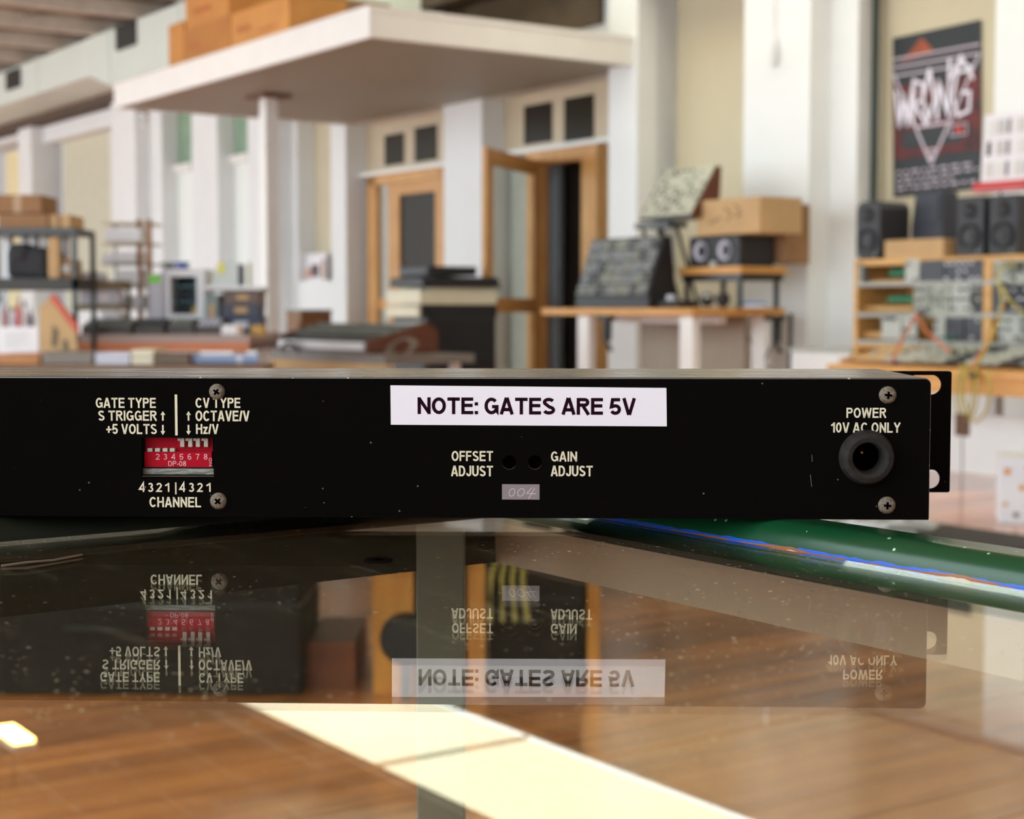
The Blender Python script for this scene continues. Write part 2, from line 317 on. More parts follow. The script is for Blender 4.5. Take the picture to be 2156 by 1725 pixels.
def plate(name, m, outer, holes, y0, y1, parent, bevel=0):
    """plate in the x-z plane between y0 and y1 with real holes"""
    cu = bpy.data.curves.new('p', 'CURVE'); cu.dimensions = '2D'; cu.fill_mode = 'BOTH'; cu.extrude = abs(y1-y0)/2
    for ring in [outer] + holes:
        sp = cu.splines.new('POLY'); sp.points.add(len(ring)-1); sp.use_cyclic_u = True
        for i, (a, b) in enumerate(ring): sp.points[i].co = (a, b, 0, 1)
    o = bpy.data.objects.new('p', cu); C.objects.link(o); bpy.context.view_layer.update()
    me = bpy.data.meshes.new_from_object(o.evaluated_get(bpy.context.evaluated_depsgraph_get()))
    bpy.data.objects.remove(o); bpy.data.curves.remove(cu)
    ym = (y0+y1)/2
    for v in me.vertices: a, b, c = v.co; v.co = (a, ym - c, b)
    bm = bmesh.new(); bm.from_mesh(me); bmesh.ops.remove_doubles(bm, verts=bm.verts, dist=1e-6); bmesh.ops.recalc_face_normals(bm, faces=bm.faces); bm.to_mesh(me); bm.free()
    me.name = name; me.materials.clear(); me.materials.append(m); ob = bpy.data.objects.new(name, me); C.objects.link(ob); ob.parent = parent
    return ob
def circ(cx, cz, r, n=28): return [(cx + r*math.cos(2*PI*i/n), cz + r*math.sin(2*PI*i/n)) for i in range(n)]
def rrect(x0, x1, z0, z1, r, n=5, corners=(1,1,1,1)):
    out = []
    for (cx, cz, a, k) in ((x1-r, z0+r, -90, 1), (x1-r, z1-r, 0, 2), (x0+r, z1-r, 90, 3), (x0+r, z0+r, 180, 0)):
        if corners[k]: out += [(cx + r*math.cos(math.radians(a+90*i/n)), cz + r*math.sin(math.radians(a+90*i/n))) for i in range(n+1)]
        else: out.append(({1: x1, 2: x1, 3: x0, 0: x0}[k], {1: z0, 2: z1, 3: z1, 0: z0}[k]))
    return out
# ================================================================ the setting
W, REC, PIER, BACK, TOP, CEIL = 7.41, 7.63, 7.24, 7.95, 3.42, 4.0
X = lambda px, v=W: px2x(px, v)
fl = struct('floor', B(-32, 4.6, -6, BACK, -0.08, -0.012), floor_wood)
pk = {}
def plank(x, y0, y1):
    L = round(y1-y0, 2)
    if L not in pk:
        o = B(-0.0635, .0635, -L/2, L/2, -.012, 0).build('plank', floor_wood, fl, bevel=.0); pk[L] = o.data
    else: o = bpy.data.objects.new('plank', pk[L]); C.objects.link(o); o.parent = fl
    o.location = (x, (y0+y1)/2, random.uniform(-.0008, .0008))
for i in range(112):
    x = -14.6 + i*0.13; s = 2.6 + (i*0.37 % 1)*2.6
    plank(x, -2.6, s - .001); plank(x, s + .001, s+5.0)
wb = MB()
def front(a, b, z0=0, z1=TOP, v0=W): wb.box(min(a, b), max(a, b), v0, BACK, z0, z1)
front(X(2085), 0.8); front(X(1725), X(1800)); front(X(1562, PIER), X(1700, PIER), v0=PIER); front(X(1700, PIER), X(1725))
front(X(1280, PIER), X(1340, PIER), v0=PIER); front(X(1340, PIER), X(1366)); front(X(935), X(1015)); front(X(700), X(730))
front(X(525), X(628)); front(X(556, PIER), X(585, PIER), v0=PIER); front(X(408), X(462)); front(X(290), X(345)); front(X(240, PIER), X(290, PIER), v0=PIER)
front(X(45), X(85)); front(X(45, PIER), X(72, PIER), v0=PIER); front(-32, X(-40))
LIN = 3.15
for a, b, z in ((1800, 2085, LIN), (1366, 1562, LIN), (625, 700, 2.9), (462, 525, LIN), (345, 408, LIN), (72, 240, pv(160, 284, W)[1]), (-40, 45, pv(20, 300, W)[1]), (730, 935, 2.56), (1015, 1280, 2.56)):
    wb.box(X(a), X(b), W, BACK, z, TOP)
for a, b, z in ((625, 700, pv(670, 592, W)[1]), (462, 525, .9), (345, 408, .9), (72, 240, .8), (-40, 45, .8), (1800, 2085, .62)):
    wb.box(X(a), X(b), W, BACK, 0, z)
wb.box(-32, 4.5, BACK, BACK+.1, 0, TOP); wb.box(.8, 4.5, W, BACK, 0, TOP)
struct('wall_back', wb, white_wall)
ub = MB()
n = 0; z = TOP
while z < CEIL: ub.box(-32, 4.5, W-.02-(n % 2)*.012, BACK+.1, z, z+.115); z += .12; n += 1
struct('trim_1', ub, brown_up)
struct('trim_2', B(-32, X(1337, PIER), PIER-.12, W, TOP-.10, TOP+.16), mat('dark_wall_plate_timber', '#5c4e42', .8, var=.1))
struct('trim_3', B(-13.4, X(1270), W-.035, W, 2.93, TOP+.2), mat('brown_fibre_panel', '#6b5a46', .8, var=.2, scale=1.5, col2='#463a2c'))
struct('trim_4', B(X(1270)+.01, 4.5, PIER-.03, PIER-.004, 3.12, CEIL), mat('tan_upper_panel', '#94795a', .7, var=.12, scale=2, col2='#7a6248'))
struct('wall_right', B(4.5, 4.7, -6, BACK+.1, 0, CEIL), white_wall)  # unseen end wall, added to cut the light on the unit's face
struct('wall_far', B(-32, -31.8, -6, BACK, 0, CEIL), white_wall)
# roof: boards, rafters and the long roof light
SK0, SK1, SKA, SKB = 5.70, 7.20, -13.3, -1.0
cb = MB(); nb = 0; y = -2.4
while y < BACK:
    y1 = min(y+.3, BACK); a = CEIL + (nb % 2)*.01; nb += 1
    if y1 <= SK0+.05 or y >= SK1-.01: cb.box(-32, 4.5, y, y1-.006, a, a+.03)
    else: cb.box(-32, SKA, y, y1-.006, a, a+.03); cb.box(SKB, 4.5, y, y1-.006, a, a+.03)
    y = y1
ce = struct('ceiling', cb, ceil_m)
for i in range(13):
    x = -30 + i*1.25
    B(x, x+.12, -2.4, SK0 if x > SKA else W, CEIL-.16, CEIL).build('rafter', mat('pale_rafter_timber', '#d6cec2', .7, var=.08), ce)
ce2 = B(-32, .8, SK0-.06, SK0, CEIL-.04, CEIL+.06).build('purlin', ceil_m, ce)
rl = sempty('window_1')
for i in range(4):
    a = SKA + i*(SKB-SKA)/4; b = a + (SKB-SKA)/4
    B(a+.005, b-.005, SK0, SK1, CEIL+.05, CEIL+.056).build('pane', mat_glass('roof_light_glass', '#fcf3e2', ior=1.1) if i == 0 else bpy.data.materials['roof_light_glass'], rl)
    B(b-.010, b+.010, SK0, SK1, CEIL+.03, CEIL+.07).build('glazing_bar', white_gloss, rl)
# windows and blinds in the recesses
def blind_window(n, a, b, z0, z1, mt, v=7.60, frame=True, bar=None):
    o = sempty('window_%d' % n); xa, xb = X(a, v), X(b, v)
    B(xa, xb, v, v+.01, z0, z1).build('blind', mt, o)
    B(xa, xb, v-.03, v+.01, z0-.03, z0).build('bottom_rail', white_gloss, o)
    f = MB()
    for p in ((X(a, v)-.06, xa), (xb, xb+.04)): f.box(p[0], p[1], v-.02, v+.06, z0-.05, z1)
    f.build('window_frame', white_gloss, o); return o
blind_window(2, 1848, 2100, .66, LIN, beige)
blind_window(3, 1396, 1580, .02, LIN, beige)
blind_window(4, 655, 702, pv(670, 590, 7.6)[1], 2.9, beige)
blind_window(5, 142, 240, .8, pv(190, 286, 7.6)[1], mat('faded_blind', '#cfcdb8', .8, var=.03))
blind_window(6, 20, 52, .8, pv(30, 318, 7.6)[1], mat('cream_blind', '#efe2b4', .8, var=.02))
def sash(n, a, b, ytop, yrail):
    o = sempty('window_%d' % n); v = 7.58; xa, xb = X(a, v), X(b, v); zr = pv((a+b)/2, yrail, v)[1]; f = MB()
    f.box(xa-.12, xa-.02, v, v+.06, .9, LIN); f.box(xb+.0, xb+.12, v, v+.06, .9, LIN); f.build('window_frame', white_gloss, o)
    B(xa, xb, v-.04, v+.05, zr-.09, zr).build('meeting_rail', white_gloss, o)
    B(xa, xb, v+.03, v+.035, zr, LIN).build('pane', mat('leafy_green_pane', '#8fae94', .25, var=.12, scale=3), o)
    B(xa+.05, xb-.05, v+.02, v+.025, .9, zr-.09).build('pane', mat('net_curtain_pane', '#eff5f2', .4, var=.01), o)
    B(xa-.05, xa+.08, v-.05, v+.02, .9, zr-.09).build('stile', white_gloss, o)
sash(7, 362, 410, 240, 346); sash(8, 482, 530, 240, 326)
# doors under the canopy
def transom(o, a, b, ps, y_bot):
    v = REC; zb = pv((a+b)/2, y_bot, v)[1]
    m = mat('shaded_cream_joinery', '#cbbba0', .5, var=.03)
    f = MB(); f.box(X(a, v), X(b, v), v, v+.06, zb, 2.56)
    for (p0, p1, q0, q1) in ps:
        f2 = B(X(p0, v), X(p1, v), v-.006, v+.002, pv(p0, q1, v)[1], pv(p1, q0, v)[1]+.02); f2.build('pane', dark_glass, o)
    f.build('transom_frame', m, o)
    B(X(a-2, v), X(b+4, v), v-.09, v+.02, zb-.035, zb).build('transom_sill', white_gloss, o)
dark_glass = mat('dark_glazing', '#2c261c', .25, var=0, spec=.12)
d1 = sempty('door_1'); v = REC
zs = pv(870, 352, v)[1]
transom(d1, 772, 960, ((812, 853, 283, 350), (875, 922, 266, 342)), 354)
B(X(784, v), X(803, v), v-.05, v+.08, 0, zs-.04).build('door_jamb', pine, d1); B(X(784, v), X(945, v), v-.05, v+.08, zs-.13, zs-.035).build('door_head', pine, d1)
B(X(935, v), X(950, v), v-.05, v+.08, 0, zs-.04).build('door_jamb', pine, d1)
B(X(803, v), X(822, v), v+.0, v+.05, 0, zs-.13).build('side_light', lgrey, d1)
B(X(822, v), X(845, v), v-.02, v+.03, 0, zs-.13).build('stile', pine, d1); B(X(921, v), X(936, v), v-.02, v+.03, 0, zs-.13).build('stile', pine, d1)
B(X(845, v), X(921, v), v-.02, v+.03, zs-.24, zs-.13).build('top_rail', pine, d1)
zr = pv(800, 640, v)[1]
B(X(803, v), X(822, v), v-.03, v+.03, zr-.05, zr+.05).build('middle_rail', pine, d1)
B(X(845, v), X(921, v), v-.01, v+.03, zr-.10, zr+.08).build('middle_rail', pine, d1)
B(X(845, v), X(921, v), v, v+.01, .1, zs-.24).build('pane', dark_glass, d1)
d2 = sempty('door_2')
zs = pv(1200, 300, v)[1]
transom(d2, 1062, 1300, ((1104, 1163, 219, 306), (1188, 1250, 203, 300)), 306)
B(X(1118, v), X(1143, v), v-.05, v+.08, 0, zs-.04).build('door_jamb', pine, d2); B(X(1234, v), X(1266, v), v-.05, v+.08, 0, zs-.04).build('door_jamb', pine, d2)
B(X(1143, v), X(1234, v), v-.05, v+.08, zs-.15, zs-.035).build('door_head', pine, d2)
B(X(1070, v), X(1118, v), v+.03, v+.07, 0, zs-.04).build('side_light', lgrey, d2)
B(X(1143, v), X(1163, v), v+.05, v+.09, 0, zs-.15).build('door_stop', mat('blue_grey_paint', '#6f7780', .5, var=.02), d2)
B(X(1143, v)-.1, X(1240, v)+.1, v+.28, v+.30, 0, 2.4).build('dark_doorway_sheet', dark_room, d2)  # dark sheet whose colour stands for the unlit room past the doorway
# the open leaf, hinged on the left jamb and swung out towards the view
hx = X(1128, v-.05); hX, hY = r2w(hx, v-.05); fX, fY = pz(1026, 480, HC+ (650-480)/F_PX*12.2)[0], 12.2
fX = (1020-CX)/F_PX*11.95; fY = 11.95
L = math.hypot(fX-hX, fY-hY); ang = math.atan2(fY-hY, fX-hX)
lf = bpy.data.objects.new('door_leaf', None); C.objects.link(lf); lf.parent = d2
lx, ly = w2r(hX, hY); lf.location = (lx, ly, 0); lf.rotation_euler = (0, 0, ang - TH)
T = pw(1026, 309, fY)[1]
B(0, .10, -.02, .02, .02, T).build('stile', pine, lf); B(L-.13, L, -.02, .02, .02, T).build('stile', pine, lf)
B(.1, L-.13, -.02, .02, T-.12, T).build('top_rail', pine, lf); B(.1, L-.13, -.02, .02, .80, .91).build('middle_rail', pine, lf); B(.1, L-.13, -.02, .02, .02, .24).build('bottom_rail', pine, lf)
B(.1, L-.13, -.003, .003, .24, T-.12).build('pane', mat_glass('door_glass', '#f8faf6', ior=1.04), lf)
hz = pw(1045, 603, fY)[1]
h = MB(); h.cyl((L-.06, -.02, hz), .024, -.02, 'y', 16); h.tube([(L-.06, -.03, hz), (L-.06, -.065, hz), (L-.10, -.068, hz), (L-.17, -.066, hz-.005)], .010); h.cyl((L-.06, .02, hz), .024, .02, 'y', 16)
h.tube([(L-.06, .03, hz), (L-.06, .065, hz), (L-.10, .068, hz), (L-.17, .066, hz-.005)], .010); h.build('door_handle', blackmetal, lf, smooth=True)
# skirting
sk = MB()
for a, b, vv in ((2085, 2400, W), (1562, 1700, PIER), (1280, 1340, PIER), (935, 1015, W), (700, 730, W)): sk.box(X(a, vv), X(b, vv) if b < 2300 else .8, vv-.02, vv, 0, .14)
struct('baseboard_back', sk, white_gloss)
for i, (px, vv) in enumerate(((1397, 7.52), (1836, 7.52))):
    o = MB().tube([(X(px, vv), vv, .9), (X(px, vv), vv, 2), (X(px, vv), vv, 3.4)], .022).build('blind_pole', green_paint); o.rotation_euler = (0, 0, TH)
    tag(o, ('dark green vertical pole in the blind recess behind the tilted cream synthesizer', 'dark green vertical pole in the blind recess left of the black poster')[i], 'pole', 'dark poles in the blind recesses')

# ---------------------------------------------------------------- the canopy
cx0, cz = pv(240, 228, 5.107); cx1, cz1 = pv(778, 73, 5.107); cx1w = pv(1330, 135, PIER)[0]
CB = cz1; CTp = CB + .175; V0 = 5.107; V1 = W
cp = thing('canopy', 'white flat canopy on a slim post built out over the two pine doors', 'canopy', cx1, V0, CB)
Lc = cx0 - cx1; Dc = V1 - V0
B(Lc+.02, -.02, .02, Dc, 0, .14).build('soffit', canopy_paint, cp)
B(Lc, 0, 0, .035, -.015, .175).build('fascia_board', white_gloss, cp, bevel=.004); B(-.035, 0, .035, Dc-.17, -.015, .175).build('fascia_board', white_gloss, cp, bevel=.004); B(Lc, Lc+.035, .035, Dc, -.015, .175).build('fascia_board', white_gloss, cp, bevel=.004)
B(Lc-.008, .008, -.008, .04, .155, .185).build('fascia_cap', white_gloss, cp); B(-.03, .008, .04, Dc-.17, .155, .185).build('fascia_cap', white_gloss, cp)
B(Lc+.04, -.04, .04, Dc, .14, .165).build('roof_deck', mat('deck_boards', '#8a7a66', .8), cp)
px_, py_ = pz(565, 200, CB); pr = w2r(px_, py_)
p = thing('canopy_post', 'slim white square post holding up the front of the canopy', 'post', pr[0], pr[1], 0)
B(-.055, .055, -.055, .055, 0, CB-.03).build('shaft', white_gloss, p, bevel=.004)
B(-.16, .16, -.13, .13, CB-.03, CB-.002).build('top_plate', mat('brown_timber_pad', '#7d5f4c', .6), p)
B(-.065, .065, -.065, .065, CB-.43, CB-.40).build('collar', white_gloss, p); B(-.065, .065, -.065, .065, pv(568, 580, pr[1])[1], pv(568, 572, pr[1])[1]).build('collar', white_gloss, p); B(-.08, .08, -.08, .08, 0, .015).build('base_plate', white_gloss, p)
hk = pz(300, 232, CB); hr = w2r(*hk); o = thing('canopy_hook', 'small white hook under the far corner of the canopy', 'hook', hr[0], hr[1], CB)
MB().tube([(0, 0, 0), (0, 0, -.03), (.05, 0, -.05), (.09, 0, -.08), (.08, 0, -.13), (.02, 0, -.14)], .022).build('hook_arm', white_gloss, o, smooth=True); B(-.05, .05, -.04, .04, -.015, 0).build('hook_plate', mat('brown_timber_pad', '#7d5f4c', .6), o)
# ---------------------------------------------------------------- air ducts
DV = 6.44
def duct(xa, xb, z0, z1, name, label, extra=None):
    o = thing(name, label, 'duct', xa, DV, z0)
    B(0, xb-xa, 0, W-DV-.05, 0, z1-z0).build('duct_body', duct_m, o, bevel=.01)
    k = 0; x = .02
    while x < xb-xa-.05:
        B(x, x+.03, -.012, W-DV-.05, -.012, z1-z0+.012).build('flange', duct_m, o); x += 1.9
    return o
zA = pv(100, 190, DV)[1]; zB = pv(290, 160, DV)[1]; zT = pv(187, 80, DV)[1]
xs = px2x(187, DV, 120); xs2 = px2x(228, DV, 150)
dA = duct(-27, xs, zA, zT, 'air_duct', 'mint white square air duct along the wall top at far left')
dB = duct(xs2, px2x(735, DV, 15), zB, zT, 'air_duct', 'deeper mint white air duct passing behind the boxes on the canopy')
MB().hexa([(0,0,zA-zB), (xs2-xs,0,0), (xs2-xs,W-DV-.05,0), (0,W-DV-.05,zA-zB), (0,0,zT-zB), (xs2-xs,0,zT-zB), (xs2-xs,W-DV-.05,zT-zB), (0,W-DV-.05,zT-zB)]).build('duct_reducer', duct_m, dB, loc=(xs-xs2, 0, 0))
for dd, a, b, q0, q1 in ((dA, 16, 44, 142, 192), (dB, 248, 288, 42, 108)):
    x0, x1 = px2x(a, DV, q0), px2x(b, DV, q0); zz0 = pv(a, q1, DV)[1]; zz1 = pv(b, q0, DV)[1]; ox = (-27 if dd is dA else xs2); oz = (zA if dd is dA else zB)
    g = B(x0-ox, x1-ox, -.02, 0, zz0-oz, zz1-oz).build('vent_grille', mat('dark_grille', '#33312f', .6), dd)
    for k in range(7):
        zz = zz0-oz + (k+.5)*(zz1-zz0)/7; B(x0-ox, x1-ox, -.034, -.02, zz-.012, zz+.012).build('louvre', mat('dark_grille', '#33312f', .6), g)
# warm lamp hung from the roof
d = ray(20, 200); lx, ly = w2r((22-CX)/F_PX*10.9, 10.9)
o = thing('pendant_lamp', 'warm strip lamp hung from the roof, mirrored at the left of the glass', 'lamp', lx, ly, 3.62)
B(-.32, .16, -.08, .08, 0, .05).build('lamp_housing', white_gloss, o); B(-.31, .15, -.07, .07, -.03, 0).build('diffuser', mat('glowing_lamp_diffuser', '#ffd27a', .5, var=0, emit=14), o, bevel=.01)
MB().tube([(-.1, 0, .05), (-.1, 0, .38)], .006).build('cord', black, o)
# ================================================================ things in the room
def rbox_px(name, label, cat, a, b, y0, y1, v, depth, m, group=None, bevel=.004, parts=True):
    """box with its front on plane v filling pixels a..b, y0..y1"""
    xa, xb = px2x(a, v), px2x(b, v); z0 = pv((a+b)/2, y1, v)[1]; z1 = pv((a+b)/2, y0, v)[1]
    o = thing(name, label, cat, (xa+xb)/2, v, z0, group=group); hw = (xb-xa)/2
    return o, hw, z1-z0, depth
def carton(label, a, b, y0, y1, v, depth, m=card, group=None, zbase=None, tape='#b58a5a', name='cardboard_box', rz=0, marks=()):
    ym = max(0, (y0+y1)/2); xa, xb = px2x(a, v, ym), px2x(b, v, ym); z0 = pv((a+b)/2, y1, v)[1] if zbase is None else zbase; h = pv((a+b)/2, y0, v)[1] - z0
    o = thing(name, label, 'box', (xa+xb)/2, v, z0, group=group, rz=rz); w = (xb-xa)/2
    B(-w, w, 0, depth, 0, h).build('box_body', m, o, bevel=.004)
    for s in (0, 1): B(-w+.002, w-.002, s*depth/2+.002, (s+1)*depth/2-.002, h, h+.005).build('flap', m, o)
    B(-w*1.002, w*1.002, depth/2-.025, depth/2+.025, h+.005, h+.0062).build('tape', mat('brown_parcel_tape'+tape[1:], tape, .3, var=0), o)
    for (f0, f1, g0, g1) in marks: B(-w+2*w*f0, -w+2*w*f1, -.0015, 0, h*g0, h*g1).build('printed_mark', mat('rust_box_print', '#a2552e', .8, var=.2, scale=20, col2='#b87440'), o)
    return o, h
# boxes on the canopy
zt = CTp + .003
g = 'brown boxes stored on the canopy'
_, h1 = carton('lower orange brown box at the left end of the boxes on the canopy', 388, 484, 48, 128, 5.16, .45, mat('tan_orange_cardboard', '#b97c3e', .8, var=.1, scale=4), g, zt, marks=((.08, .35, .45, .55), (.3, .6, .3, .36)))
carton('upper orange brown box on the left stack on the canopy', 390, 481, -30, 40, 5.19, .42, orange_card, g, zt+h1+.007, marks=((.2, .6, .35, .5),))
carton('narrow tan box at the far left end of the canopy boxes', 355, 387, 50, 148, 5.18, .40, orange_card, g, zt)
_, h2 = carton('wide orange brown box in the middle of the canopy edge', 486, 609, 10, 95, 5.165, .45, mat('gold_orange_cardboard', '#d0924e', .8, var=.1, scale=4), g, zt, marks=((.1, .35, .45, .6), (.48, .8, .3, .36)))
carton('darker brown box pushed back behind the wide canopy box', 480, 608, -70, 20, 5.75, .5, card3, g, zt)
carton('low brown box at the right of the canopy row', 614, 722, 16, 72, 5.75, .4, card3, g, zt)

def speaker(a, b, y0, y1, v, label, group, deep=.24, mat_=black_soft, cone=black, round_=.05):
    xa, xb = px2x(a, v), px2x(b, v); z0 = ZSH; z1 = pv((a+b)/2, y0, v)[1]; w, h = (xb-xa)/2, z1-z0
    o = thing('studio_speaker', label, 'speaker', (xa+xb)/2, v, z0, group=group)
    MB().prism(rrect(-w, w, 0, h, round_), 0, deep, 'y').build('cabinet', mat_, o, bevel=.008)
    MB().lathe([(w*.72, .0), (w*.72, -.012), (w*.62, -.008), (w*.55, .004), (w*.22, .025), (w*.2, .012), (.001, .006)], (0, -.001, h*.33), 'y', 28).build('woofer', cone, o, smooth=True)
    MB().lathe([(w*.26, .0), (w*.2, -.012), (.001, -.018)], (0, -.002, h*.33), 'y', 18).build('dust_cap', mat('dust_cap_grey', '#55565c', .3, var=0), o, smooth=True)
    MB().lathe([(w*.42, .0), (w*.42, -.008), (w*.3, -.004), (w*.12, .004), (.001, -.004)], (0, -.001, h*.76), 'y', 20).build('tweeter', black, o, smooth=True)
    MB().lathe([(.006, -.002), (.001, -.004)], (w*.6, 0, h*.08), 'y', 8).build('indicator', lgrey, o); return o
# ---------------------------------------------------------------- bench, rack and what stands on it (far right)
BV = 5.95
bz = pv(2050, 779, BV)[1]; bx0 = px2x(1742, BV)
bn = thing('workbench', 'long orange plywood bench under the modular synthesizer rack', 'bench', bx0, BV, 0)
bw = 4.6; th = bz - pv(2050, 832, BV)[1]
B(0, bw, 0, 1.3, bz-th*.35, bz).build('worktop', ply_bench, bn, bevel=.004)
B(.02, bw-.02, .02, .05, bz-th, bz-th*.35).build('apron', ply_bench, bn); B(.02, .05, .05, 1.25, bz-th, bz-th*.35).build('apron', ply_bench, bn)
for x in (.06, 2.2, 4.4):
    for y in (.08, 1.15): B(x, x+.07, y, y+.07, 0, bz-th*.35).build('leg', white_gloss, bn)
B(.0, bw, .55, .58, 0, .30).build('modesty_board', white_gloss, bn)
RV = 6.55                                     # front of the modular rack
ZSH = pv(1980, 541, RV)[1]
rk = thing('modular_rack', 'tall pine framed rack filled with synthesizer modules on the bench', 'rack', px2x(1797, RV), RV, bz)
rx0 = px2x(1797, RV); rxl = lambda px: px2x(px, RV) - rx0; rz = lambda px, py: pv(px, py, RV)[1] - bz
RW = 3.0; D = .42; H = ZSH - bz
B(0, RW, 0, D, H-.035, H).build('top_board', ply, rk, bevel=.003)
B(0, .03, 0, D, 0, H-.035).build('side_board', ply, rk); B(rxl(2072), rxl(2090), -.01, D, .0, H-.035).build('divider', ply, rk); B(RW-.03, RW, 0, D, 0, H-.035).build('side_board', ply, rk)
B(.03, RW-.03, D-.02, D, 0, H-.035).build('back_board', ply, rk)
rows = [(548, 594), (600, 660), (667, 720)]
for k, y in enumerate((597, 663, 722)): B(.03, RW-.03, -.012, .012, rz(1940, y)-.012, rz(1940, y)+.010).build('rail', steel, rk)
B(.03, RW, 0, D, rz(1940, 727)-.02, rz(1940, 727)).build('shelf_board', ply, rk)
pan_l = mat('speckled_light_module', '#b9bcae', .45, var=.25, scale=40, col2='#6e7268'); pan_d = mat('dark_module', '#34363a', .5, var=.2, scale=50)
pan_k = mat('black_module', '#232428', .4, var=.2, scale=40, col2='#3a3b44')
def module(a, b, y0, y1, m, knobs=0, kc=lgrey, tilt=0, off=0.0):
    x0, x1 = rxl(a), rxl(b); z0, z1 = rz((a+b)/2, y1), rz((a+b)/2, y0)
    o = B(x0+.002, x1-.002, -.006+off, .012+off, z0, z1, rx=tilt).build('module_panel', m, rk)
    if knobs:
        mb = MB(); nc = max(1, int((x1-x0)/.035)); nr = 3
        for i in range(nc):
            for j in range(nr):
                if random.random() < knobs: mb.cyl((x0+(i+.5)*(x1-x0)/nc, -.006+off, z0+(j+.5)*(z1-z0)/nr), .009, -.018, 'y', 8)
        if mb.v: mb.build('knob_cluster', kc, o, kind='stuff')
a, b = rows[0]
module(1906, 1936, a-2, b+4, lgrey, .3, mgrey); module(1938, 1988, a, b, pan_k); module(1990, 2070, a, b, pan_k, .55, lilac); module(2092, 2128, a, b, pan_l, .4, mgrey); module(2130, 2200, a, b, pan_l, .5, dgrey); module(2200, 2300, a, b, pan_d, .5)
a, b = rows[1]
module(1925, 1958, a, b, pan_l, .6, mgrey); module(1960, 2002, a, b, pan_l, .5, mgrey); module(2004, 2044, a, b, lgrey, .7, mgrey); module(2046, 2071, a, b, pan_d, .5); module(2092, 2130, a, b, pan_k, .3); module(2132, 2200, a, b, pan_d, .6, lilac); module(2200, 2300, a, b, pan_l, .5, mgrey)
a, b = rows[2]
module(1858, 1900, a-5, b-6, lgrey, 0); module(1902, 1932, a, b, lgrey, .4, dgrey); module(1968, 1992, a, b, lgrey, .5, mgrey); module(1993, 2032, a, b, pan_k, .2, green_pcb); module(2034, 2071, a, b, pan_k, .4); module(2104, 2150, a, b, lgrey, .4, mgrey); module(2152, 2230, a, b, pan_l, .5, mgrey)
B(rxl(1866), rxl(1888), -.022, -.006, rz(1877, 674), rz(1877, 667)).build('display', black, rk)
for a, b, y in ((1843, 1902, 574), (1840, 1906, 630), (1840, 1856, 690)):
    x0, x1 = rxl(a), rxl(b); g_ = B(x0, x1, .10, .30, rz(a, y+7), rz(a, y-3)).build('circuit_board', green_pcb, rk); q = MB()
    for i in range(5): q.box(x0+(i+.2)*(x1-x0)/5, x0+(i+.7)*(x1-x0)/5, .12, .2, rz(a, y-3), rz(a, y-3)+.012+.012*random.random())
    q.build('components', green_pcb, g_, kind='stuff')
B(.03, rxl(1815), .0, .05, rz(1800, 600), rz(1800, 552)).build('power_module', mgrey, rk); B(.03, rxl(1905), .06, .09, rz(1850, 655), rz(1850, 645)).build('cross_batten', ply, rk); B(.03, rxl(1905), .06, .09, rz(1850, 600), rz(1850, 590)).build('cross_batten', ply, rk); B(.03, rxl(1850), .06, .09, rz(1850, 712), rz(1850, 700)).build('cross_batten', ply, rk)
# sloping lower case in front of the rack
lc = thing('sloped_module_case', 'low sloping case of synthesizer modules in front of the tall rack', 'module case', px2x(1790, 6.2), 6.12, bz)
LW = 2.9; hh = pv(1960, 732, 6.5)[1]-bz
MB().prism([(0, 0), (0, .02), (.36, hh), (.42, hh), (.42, 0)], 0, .02, 'x').build('side_cheek', ply, lc); MB().prism([(0, 0), (0, .02), (.36, hh), (.42, hh), (.42, 0)], LW-.02, LW, 'x').build('side_cheek', ply, lc)
B(.02, LW-.02, .39, .42, 0, hh).build('back_board', ply, lc)
x = .10; i = 0; sl = math.atan2(hh-.02, .36); SLn = math.hypot(hh-.02, .36)
pal = [card2, lgrey, pan_l, pan_k, lgrey, pan_k, pan_l, pan_d, lgrey, pan_l, pan_l, pan_d, lgrey, pan_l, pan_k, lgrey]
while x < LW-.2:
    wd = random.choice((.12, .16, .2)); mm = pal[i % len(pal)]; i += 1
    o = B(x, x+wd-.005, 0, SLn, 0, .012).build('module_panel', mm, lc, loc=(0, 0, .02), rot=(sl, 0, 0)); q = MB()
    for a in range(3):
        for b in range(4):
            if random.random() < .6: q.cyl((x+(a+.5)*wd/3, (b+.5)*SLn/4, .012), .010, .018, 'z', 8)
    if q.v: q.build('knob_cluster', random.choice((mgrey, dgrey, lgrey)), o, kind='stuff')
    x += wd
# patch cables
def cable(pts, m, label, name='patch_cable', r=.006, group=None, cat='cable', plugs=True):
    P = []
    for i in range(len(pts)-1):
        p0 = Vector(pts[max(i-1, 0)]); p1 = Vector(pts[i]); p2 = Vector(pts[i+1]); p3 = Vector(pts[min(i+2, len(pts)-1)])
        for k in range(6):
            t = k/6; P.append(.5*((2*p1)+(-p0+p2)*t+(2*p0-5*p1+4*p2-p3)*t*t+(-p0+3*p1-3*p2+p3)*t**3))
    P.append(Vector(pts[-1])); o = thing(name, label, cat, 0, 0, 0, group=group)
    MB().tube(P, r, 7).build('cable_sheath', m, o, smooth=True)
    if plugs:
        for e in (0, -1): MB().cyl(tuple(pts[e]), r*1.8, .04, 'y', 10).build('plug', black, o)
    return o
def q(px, py, v): x, z = pv(px, py, v); return (x, v, z)
cg = 'patch cables on the modular rack'
cable([q(1931, 661, 6.49), q(1915, 690, 6.40), q(1898, 718, 6.25), q(1884, 750, 6.08), q(1876, 765, 6.06)], orange_c, 'orange red patch cable slanting down left from the grey modules', r=.0065, group=cg)
